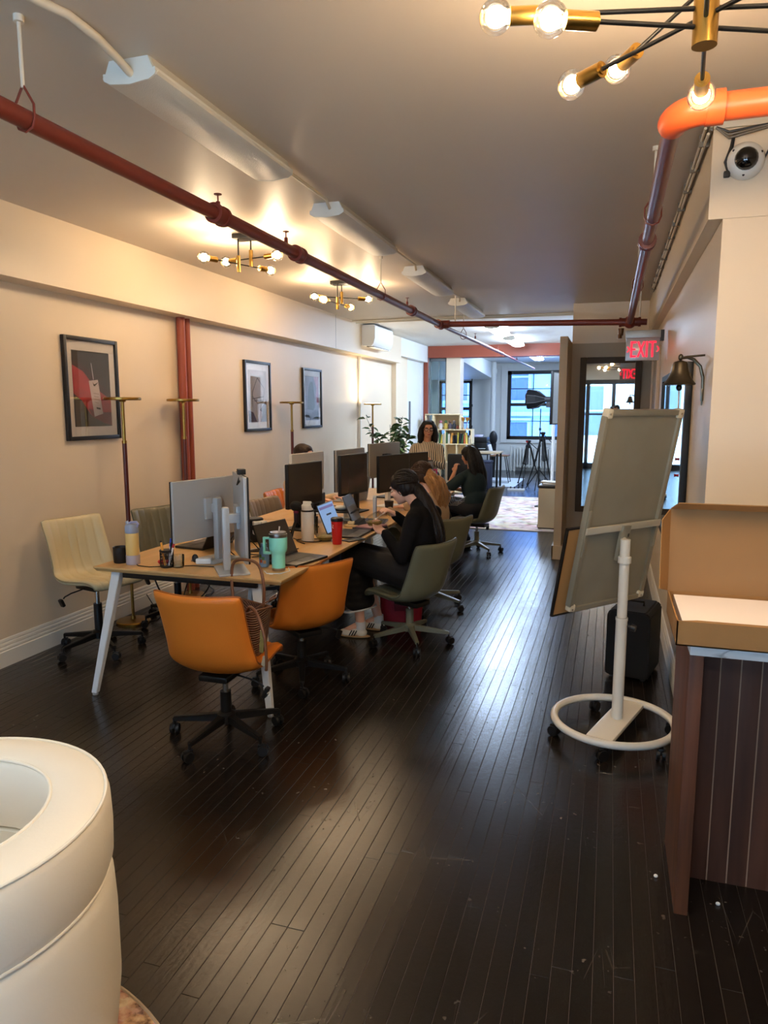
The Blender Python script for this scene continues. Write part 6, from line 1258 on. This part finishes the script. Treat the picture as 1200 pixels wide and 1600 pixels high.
# ------------------------------------------------------------------ background beyond the desks
def leafy(label, x, y, z0, pot_r, pot_h, stems, leaf_l, leaf_w, mat, seed, potm, n_leaf=26, h=1.2, spread=.28):
    t = thing('potted_plant', label, 'plant', (x, y, z0)); R_ = random.Random(seed)
    MB().lathe([(pot_r * .75, 0), (pot_r, pot_h * .95), (pot_r * 1.04, pot_h), (pot_r * .92, pot_h), (pot_r * .9, pot_h - .03), (0, pot_h - .035)], 26).build('pot', potm, t)
    lm = MB(); lm.raw([(0, 0, 0), (leaf_w, leaf_l * .35, .012), (leaf_w * .8, leaf_l * .7, .006), (0, leaf_l, -.02), (-leaf_w * .8, leaf_l * .7, .006), (-leaf_w, leaf_l * .35, .012), (0, leaf_l * .35, -.004), (0, leaf_l * .7, -.008)],
        [(0, 1, 6), (1, 2, 7, 6), (2, 3, 7), (0, 6, 5), (6, 7, 4, 5), (7, 3, 4)]); lm = lm.mesh('leaf', mat)
    for s in range(stems):
        a = 2 * PI * s / stems + R_.uniform(-.4, .4); hh = h * R_.uniform(.55, 1); sp = spread * R_.uniform(.3, 1)
        pts = [Vector((math.cos(a) * sp * f ** 1.6, math.sin(a) * sp * f ** 1.6, pot_h - .03 + (hh - pot_h) * f)) for f in [i / 7 for i in range(8)]]
        MB().tube(pts, [.008 - .0007 * i for i in range(8)], 6).build('stem', M('plant_stem', (92, 80, 52), .7), t)
        for k in range(n_leaf):
            f = R_.uniform(.45, 1); p = pts[min(int(f * 7), 6)].lerp(pts[min(int(f * 7) + 1, 7)], f * 7 % 1)
            o = bpy.data.objects.new('leaf', lm); col.objects.link(o); o.parent = t
            o.location = p + Vector((R_.uniform(-.03, .03), R_.uniform(-.03, .03), 0)); o.rotation_euler = (R_.uniform(-.7, .7), R_.uniform(-.6, .6), R_.uniform(0, 6.28)); sc_ = R_.uniform(.7, 1.2); o.scale = (sc_,) * 3
    return t
leafy('tall leafy green plant by the left wall behind the monitors', -2.80, 9.35, 0, .17, .34, 9, .13, .034, M('ficus_leaf', (70, 104, 62), .42, var=.2, rnd=.35), 3, M('grey_planter', (140, 138, 132), .6), 33, 1.64, .42)
leafy('low dark green bushy plant beside the striped blouse', -2.45, 9.05, 0, .15, .36, 6, .09, .016, M('bush_leaf', (52, 88, 58), .45, var=.2, rnd=.35), 8, M('charcoal_planter', (60, 60, 60), .6), 30, 1.34, .28)
leafy('bright green trailing plant in front of the dark bush', -2.42, 8.72, 0, .13, .40, 6, .08, .022, M('lime_leaf', (104, 150, 64), .42, var=.2, rnd=.35), 11, M('white_ceramic', (228, 226, 220), .3), 26, 1.20, .22)

# bookshelf in front of the column
birch = M('birch_ply', (220, 198, 156), .5, var=.05, stretch=(2, 2, 9)); SY0, SY1 = 13.30, 13.58
bs = thing('bookshelf', 'pale birch stepped bookshelf in front of the column', 'bookshelf', (0, 0, 0))
for nm, a in (('shelf', (-3.36, -2.68, 1.50, 1.52)), ('shelf', (-3.12, -2.46, 1.215, 1.235)), ('shelf', (-3.12, -2.46, .945, .965)), ('shelf', (-3.12, -2.46, .04, .06)), ('shelf', (-3.12, -2.46, .60, .62)),
              ('upright', (-3.12, -3.10, .0, 1.22)), ('upright', (-2.48, -2.46, .0, 1.22)), ('upright', (-2.98, -2.96, .62, 1.22)), ('upright', (-2.70, -2.68, 1.235, 1.50)), ('upright', (-3.22, -3.18, 1.235, 1.50)), ('upright', (-2.76, -2.74, .62, .945)), ('upright', (-3.36, -3.34, .0, 1.50))):
    MB().bb(a[0], a[1], SY0, SY1, a[2], a[3], .002).build(nm, birch, bs)
MB().bb(-3.18, -2.70, SY1 - .012, SY1, 1.235, 1.50).build('back_panel', birch, bs, smooth=False); MB().bb(-2.96, -2.62, SY1 - .012, SY1, .62, 1.215).build('back_panel', birch, bs, smooth=False)
R_ = random.Random(21); x = -3.09; pal = ((60, 96, 60), (196, 172, 70), (210, 206, 190), (180, 90, 50), (60, 80, 120), (30, 30, 36), (206, 140, 60), (150, 40, 44), (220, 214, 200), (90, 110, 130), (214, 190, 90), (120, 60, 90))
names = ('green', 'yellow', 'white', 'rust', 'blue', 'black', 'orange', 'red', 'cream', 'slate', 'gold', 'plum'); cnt = {}
k = 0
while x < -2.52:
    if -3.0 < x < -2.955: x = -2.955
    w = R_.uniform(.020, .040); h_ = R_.uniform(.15, .22); ci = R_.randrange(12) if k > 2 else k; ln = R_.choice((0, 0, 0, .12, -.1)); cnt[ci] = cnt.get(ci, 0) + 1
    b = thing('book', '%s spined book on the middle birch shelf%s' % (names[ci], '' if cnt[ci] == 1 else ', %s of its colour from the left' % ('second', 'third', 'fourth', 'fifth', 'sixth')[min(cnt[ci] - 2, 4)]), 'book', (x + w / 2, SY0 + .10, .966), 0, 'books on the middle shelf')
    MB().at((0, 0, 0), (0, ln, 0)).bb(-w / 2, w / 2, -.07, .07, 0, h_, .002).build('cover', M('book_%d' % ci, pal[ci], .6), b, smooth=False); MB().at((0, 0, 0), (0, ln, 0)).bb(-w / 2 + .003, w / 2 - .003, -.066, .071, h_ - .004, h_ + .0005).build('pages', M('book_pages', (222, 214, 196), .8), b, smooth=False)
    x += w + .004 + abs(ln) * .12; k += 1
for i, (x, lab, c1, c2) in enumerate(((-3.08, 'pink topped white toy figure on the upper shelf', (196, 120, 140), (220, 216, 214)), (-2.98, 'green and yellow small figure on the upper shelf', (80, 110, 70), (190, 160, 70)), (-2.90, 'brown small figure on the upper shelf', (120, 86, 60), (90, 80, 90)), (-2.82, 'grey small figure on the upper shelf', (130, 120, 120), (60, 60, 66)))):
    t = thing('figurine', lab, 'figurine', (x, SY0 + .12, 1.236)); MB().lathe([(.030, 0), (.034, .02), (.028, .09), (.018, .11), (0, .112)], 16).build('torso', M('fig_a%d' % i, c2, .5), t); MB().ell((0, 0, .135), (.030, .026, .030)).build('head', M('fig_b%d' % i, c1, .5), t)
    for s in (-1, 1): MB().cap((s * .028, 0, .085), .009, (s * .042, -.01, .045), .008, 8).build('arm', M('fig_a%d' % i, c2, .5), t)
one(MB().bb(-2.765, -2.71, SY0 + .06, SY0 + .16, 1.236, 1.30, .004), 'keepsake_box', M('red_brown_box', (130, 60, 46), .5), 'small red brown box at the end of the upper shelf', 'box')
gold = M('trophy_gold', (196, 146, 70), .3, metal=.9)
for x, lab in ((-2.645, 'gold trophy cup nearest the column on the shelf'), (-2.57, 'gold trophy cup at the shelf end')):
    t = thing('trophy', lab, 'trophy', (x, SY0 + .12, 1.236)); MB().lathe([(.028, 0), (.028, .02), (.012, .03), (.008, .12), (.014, .14)], 16).build('stem', M('trophy_stem', (170, 150, 120), .4, metal=.4), t); MB().lathe([(.012, .14), (.030, .17), (.036, .22), (.033, .22), (.0, .16)], 18).build('cup', gold, t)
    for s in (-1, 1): MB().tube([(s * .034, 0, .21), (s * .052, 0, .205), (s * .05, 0, .18), (s * .028, 0, .17)], .004, 6).build('handle', gold, t)
t = thing('storage_bin', 'blue grey bin on the lowest visible shelf', 'bin', (-3.03, SY0 + .13, .62)); MB().bb(-.06, .05, -.10, .10, 0, .24, .01).build('body', M('bin_blue', (110, 130, 140), .6), t); MB().bb(-.065, .055, -.105, .105, .235, .25, .004).build('lid', M('bin_lid', (150, 160, 166), .5), t)

# light stands, printer, desk, stool, radiator
def light_stand(label, x, y, h, spread=.3, head_=None):
    t = thing('light_stand', label, 'stand', (x, y, 0)); MB().cyl((0, 0, .05), (0, 0, h * .55), .016, n=12).cyl((0, 0, h * .5), (0, 0, h), .011, n=12).build('column', blackp, t)
    for k in range(3): a = k * 2.094 + .4; MB().cyl((0, 0, .42), (spread * math.cos(a), spread * math.sin(a), .01), .010, n=8).build('leg', blackp, t)
    for z in (.45, h * .55, h * .75): MB().cyl((0, 0, z - .025), (0, 0, z + .025), .024, n=12).build('knuckle', blackp, t)
    return t
light_stand('slim black light stand beside the glass screen', -3.20, 14.45, 2.42)
light_stand('slim black light stand right of the cream column', -2.86, 15.4, 2.25)
fdk = thing('side_table', 'pale topped work table beyond the bookshelf', 'table', (0, 0, 0)); MB().bb(-3.35, -2.12, 14.55, 15.15, .71, .74, .004).build('top', oak2, fdk)
for xx in (-3.3, -2.17):
    for yy in (14.6, 15.1): MB().bb(xx - .02, xx + .02, yy - .02, yy + .02, 0, .71, .003).build('leg', blackm, fdk)
pr = thing('printer', 'black office printer on a low cart behind the bookshelf', 'printer', (-2.84, 16.35, .62)); MB().bb(-.20, .20, -.20, .20, 0, .24, .015).build('body', blackp, pr); MB().bb(-.20, .20, -.20, .20, .25, .36, .02).build('scanner', M('printer_grey', (40, 40, 44), .4), pr); MB().bb(-.17, .17, -.26, -.16, .10, .115, .004).build('tray', white_m, pr); MB().at((-.05, -.05, .38), (.2, 0, 0)).bb(-.13, .13, -.1, .1, 0, .012, .003).build('paper', M('lilac_paper', (176, 170, 200), .6), pr)
cr = thing('printer_cart', 'dark low cart under the office printer', 'cart', (-2.84, 16.35, 0)); MB().bb(-.24, .24, -.22, .22, .585, .615, .004).build('top', M('cart_dark', (50, 50, 56), .5), cr); MB().bb(-.24, .24, -.22, .22, .10, .13, .004).build('lower_shelf', M('cart_dark', (50, 50, 56), .5), cr)
for sx in (-.22, .22):
    for sy in (-.2, .2): MB().cyl((sx, sy, .03), (sx, sy, .59), .015, n=10).build('post', M('cart_dark', (50, 50, 56), .5), cr); MB().cyl((sx - .012, sy, .025), (sx + .012, sy, .025), .025, n=12).build('caster', blackp, cr)
bu = thing('storage_crate', 'dark blue crate beside the bar stool', 'crate', (-2.42, 14.35, 0)); MB().bb(-.18, .18, -.15, .15, .02, .55, .02).build('body', M('navy_crate', (34, 40, 62), .6), bu); MB().bb(-.19, .19, -.16, .16, .55, .59, .012).build('lid', M('navy_lid', (44, 52, 78), .5), bu)
gb = thing('black_chair', 'black padded chair between the striped blouse and the side table', 'chair', (-2.15, 10.6, 0)); MB().box((0, 0, .45), (.44, .44, .07), .025).build('seat', blackp, gb); MB().box((-.0, .22, .72), (.44, .06, .42), .028).build('backrest', blackp, gb)
for sx in (-.18, .18):
    for sy in (-.18, .18): MB().cyl((sx, sy, 0), (sx * .95, sy * .95, .42), .012, n=10).build('leg', chrome, gb)
st = thing('bar_stool', 'bar stool with a tan seat and white back by the far window', 'stool', (-2.30, 15.9, 0))
MB().bb(-.20, .20, -.19, .19, .585, .615, .014).build('seat', M('stool_tan', (150, 108, 74), .5), st)
mb = MB(); mb.extrude([(-.16, .60), (-.21, .66), (-.255, .83), (-.235, .84), (-.19, .68), (-.15, .62)], 'y', -.18, .18); mb.build('backrest', M('stool_white', (222, 212, 200), .4), st)
for sy in (-.16, .16):
    for s in (-1, 1): MB().cyl((s * .12, sy * .8, .585), (s * .22, sy, .008), .009, n=8).build('leg', blackm, st)
    MB().cyl((-.22, sy, .008), (.22, sy, .008), .008, n=8).build('sled_rail', blackm, st)
MB().cyl((.17, -.155, .22), (.17, .155, .22), .008, n=8).build('foot_rail', blackm, st)
one(MB().ell((-2.66, 17.2, .93), (.10, .09, .17)).cyl((-2.66, 17.2, 0), (-2.66, 17.2, .8), .05, .08, n=16), 'punch_bag', blackp, 'black padded post behind the bar stool', 'bag')
one(MB().bb(-2.62, -1.86, 15.0, 16.95, .001, .006, .002), 'white_mat', M('white_vinyl', (222, 226, 230), .35), 'white vinyl mat on the dark floor under the bar stool', 'mat')
ra = thing('radiator', 'white column radiator under the far window', 'radiator', (0, 19.0, 0)); ram = M('radiator_white', (220, 218, 212), .45)
for k in range(14):
    x = -2.36 + k * .075; MB().bb(x - .026, x + .026, -.075, .075, .10, .62, .02).build('section', ram, ra)
    for sy in (-.05, .05):
        if k in (0, 13): MB().bb(x - .02, x + .02, sy - .02, sy + .02, 0, .11, .006).build('foot', ram, ra)
MB().cyl((-2.39, 0, .58), (-1.36, 0, .58), .022, n=12).cyl((-2.39, 0, .14), (-1.36, 0, .14), .022, n=12).build('header', ram, ra); MB().cyl((-2.46, 0, 0), (-2.46, 0, .66), .02, n=10).build('feed_pipe', ram, ra)
def tripod(label, x, y, h, face):
    t = thing('camera_tripod', label, 'tripod', (x, y, 0))
    for k in range(3):
        a = k * 2.094 + face; f_ = (.30 * math.cos(a), .30 * math.sin(a), .01); kn = (.14 * math.cos(a), .14 * math.sin(a), h * .46); tp_ = (.05 * math.cos(a), .05 * math.sin(a), h * .82)
        l = MB().cyl(f_, kn, .013, n=8).cyl(kn, tp_, .020, n=8).build('leg', blackp, t); MB().ell(kn, .026, 10, 8).build('knuckle', blackp, l); MB().ell(f_, .024, 10, 8).build('foot', blackp, l)
    MB().cyl((0, 0, h * .45), (0, 0, h * .86), .018, n=10).build('centre_column', M('tripod_grey', (96, 96, 98), .4), t); MB().lathe([(.05, h * .80), (.06, h * .83), (.05, h * .87), (.03, h * .88), (.03, h * .92), (.055, h * .94), (.055, h * .97), (.0, h * .98)], 16).build('fluid_head', blackp, t)
    MB().cyl((.03, 0, h * .92), (.20, -.05, h * .78), .008, n=8).build('pan_handle', blackp, t); return t
tripod('black video tripod with a red dial left of the other, by the radiator', -1.66, 15.6, .98, .3); one(MB().cyl((-1.68, 15.53, .925), (-1.68, 15.515, .925), .02, n=14), 'tripod_dial', M('red_plastic', (176, 20, 28), .35), 'red dial on the left video tripod', 'dial')
tripod('taller black video tripod nearest the fin wall', -1.36, 15.6, 1.16, .9)
light_stand('grey light stand carrying the softbox', -1.33, 14.6, 1.62, .34)
sbx = thing('softbox', 'black octagonal softbox on a stand before the far window', 'softbox', (-1.44, 14.5, 1.80), math.radians(-15))
mb = MB(); n = 8; v = []
for rr_, xx_ in ((.055, .22), (.17, .06), (.205, -.10), (.20, -.13)): v += [(xx_, rr_ * math.cos(2 * PI * (i + .5) / n), rr_ * math.sin(2 * PI * (i + .5) / n)) for i in range(n)]
f = [(r_i * n + i, r_i * n + (i + 1) % n, (r_i + 1) * n + (i + 1) % n, (r_i + 1) * n + i) for r_i in range(3) for i in range(n)] + [tuple(range(n))[::-1]]
mb.raw(v, f).build('shade', M('softbox_black', (14, 14, 16), .6), sbx, smooth=False); MB().at((-.125, 0, 0), (0, PI / 2, 0)).cyl((0, 0, 0), (0, 0, .004), .195, n=8).build('diffuser', M('diffuser_cloth', (220, 222, 226), .8), sbx, smooth=False)
for i in range(n): a = 2 * PI * (i + .5) / n; MB().tube([(.222, .056 * math.cos(a), .056 * math.sin(a)), (.06, .174 * math.cos(a), .174 * math.sin(a)), (-.10, .209 * math.cos(a), .209 * math.sin(a))], .004, 5).build('rib', M('rib_grey', (110, 110, 112), .5), sbx)
MB().cyl((.20, 0, 0), (.36, 0, 0), .055, .05, n=16).bb(.24, .32, -.03, .03, -.16, -.05, .01).build('lamp_body', M('lamp_body_grey', (70, 70, 74), .4), sbx)
tvp = thing('display_screen', 'dark flat display panel on a pole beside the fin wall', 'display', (-.84, 12.1, 0), math.radians(76))
MB().box((0, 0, 1.78), (.62, .045, .84), .01).build('panel', blackp, tvp); MB().box((0, -.024, 1.78), (.59, .004, .80), 0).build('screen', scr, tvp, smooth=False); MB().cyl((0, .05, .05), (0, .05, 1.8), .025, n=12).build('pole', white_m, tvp); MB().bb(-.25, .25, -.10, .25, .0, .03, .008).build('foot', blackm, tvp)
tcn = thing('trash_can', 'beige pedal bin beside the rug', 'bin', (-.76, 9.88, 0)); MB().bb(-.125, .125, -.15, .15, .02, .56, .02).build('body', M('bin_beige', (206, 190, 158), .4), tcn); MB().bb(-.13, .13, -.155, .155, .56, .60, .015).build('lid', M('bin_dark_lid', (58, 52, 46), .4), tcn); MB().bb(-.14, -.12, -.05, .05, .015, .05, .006).build('pedal', blackp, tcn)
MB().bb(-.12, .12, -.145, .145, .0, .03, .005).build('base', blackp, tcn)
one(MB().at((-.76, 9.88, .60), (0, 0, .2)).bb(-.09, .11, -.11, .11, .0, .022, .009).at((-.76, 9.88, .622), (0, .04, -.1)).bb(-.10, .10, -.10, .10, .0, .020, .009), 'folded_cloth', M('white_cloth', (224, 218, 206), .85, bump=.4, bscale=18), 'folded white cloths on top of the beige pedal bin', 'cloth')
pst = thing('power_strip', 'white power strip on the floor below the tripods', 'power strip', (-1.75, 14.4, 0), .1); MB().bb(-.17, .17, -.03, .03, 0, .04, .006).build('body', white_m, pst)
for k in range(4): MB().bb(-.12 + .075 * k, -.09 + .075 * k, -.02, .02, .04, .075, .004).build('plug', blackp, pst)
for k, (x, y) in enumerate(((.245, 2.45), (.40, 2.36))):
    one(MB().ell((x - .03 * (k == 0), y, .006), (.007, .005, .006)), 'foam_crumb', M('foam_white', (230, 226, 220), .8), ('white foam crumb on the floor left of the counter end panel', 'white foam crumb on the floor under the counter')[k], 'crumb')
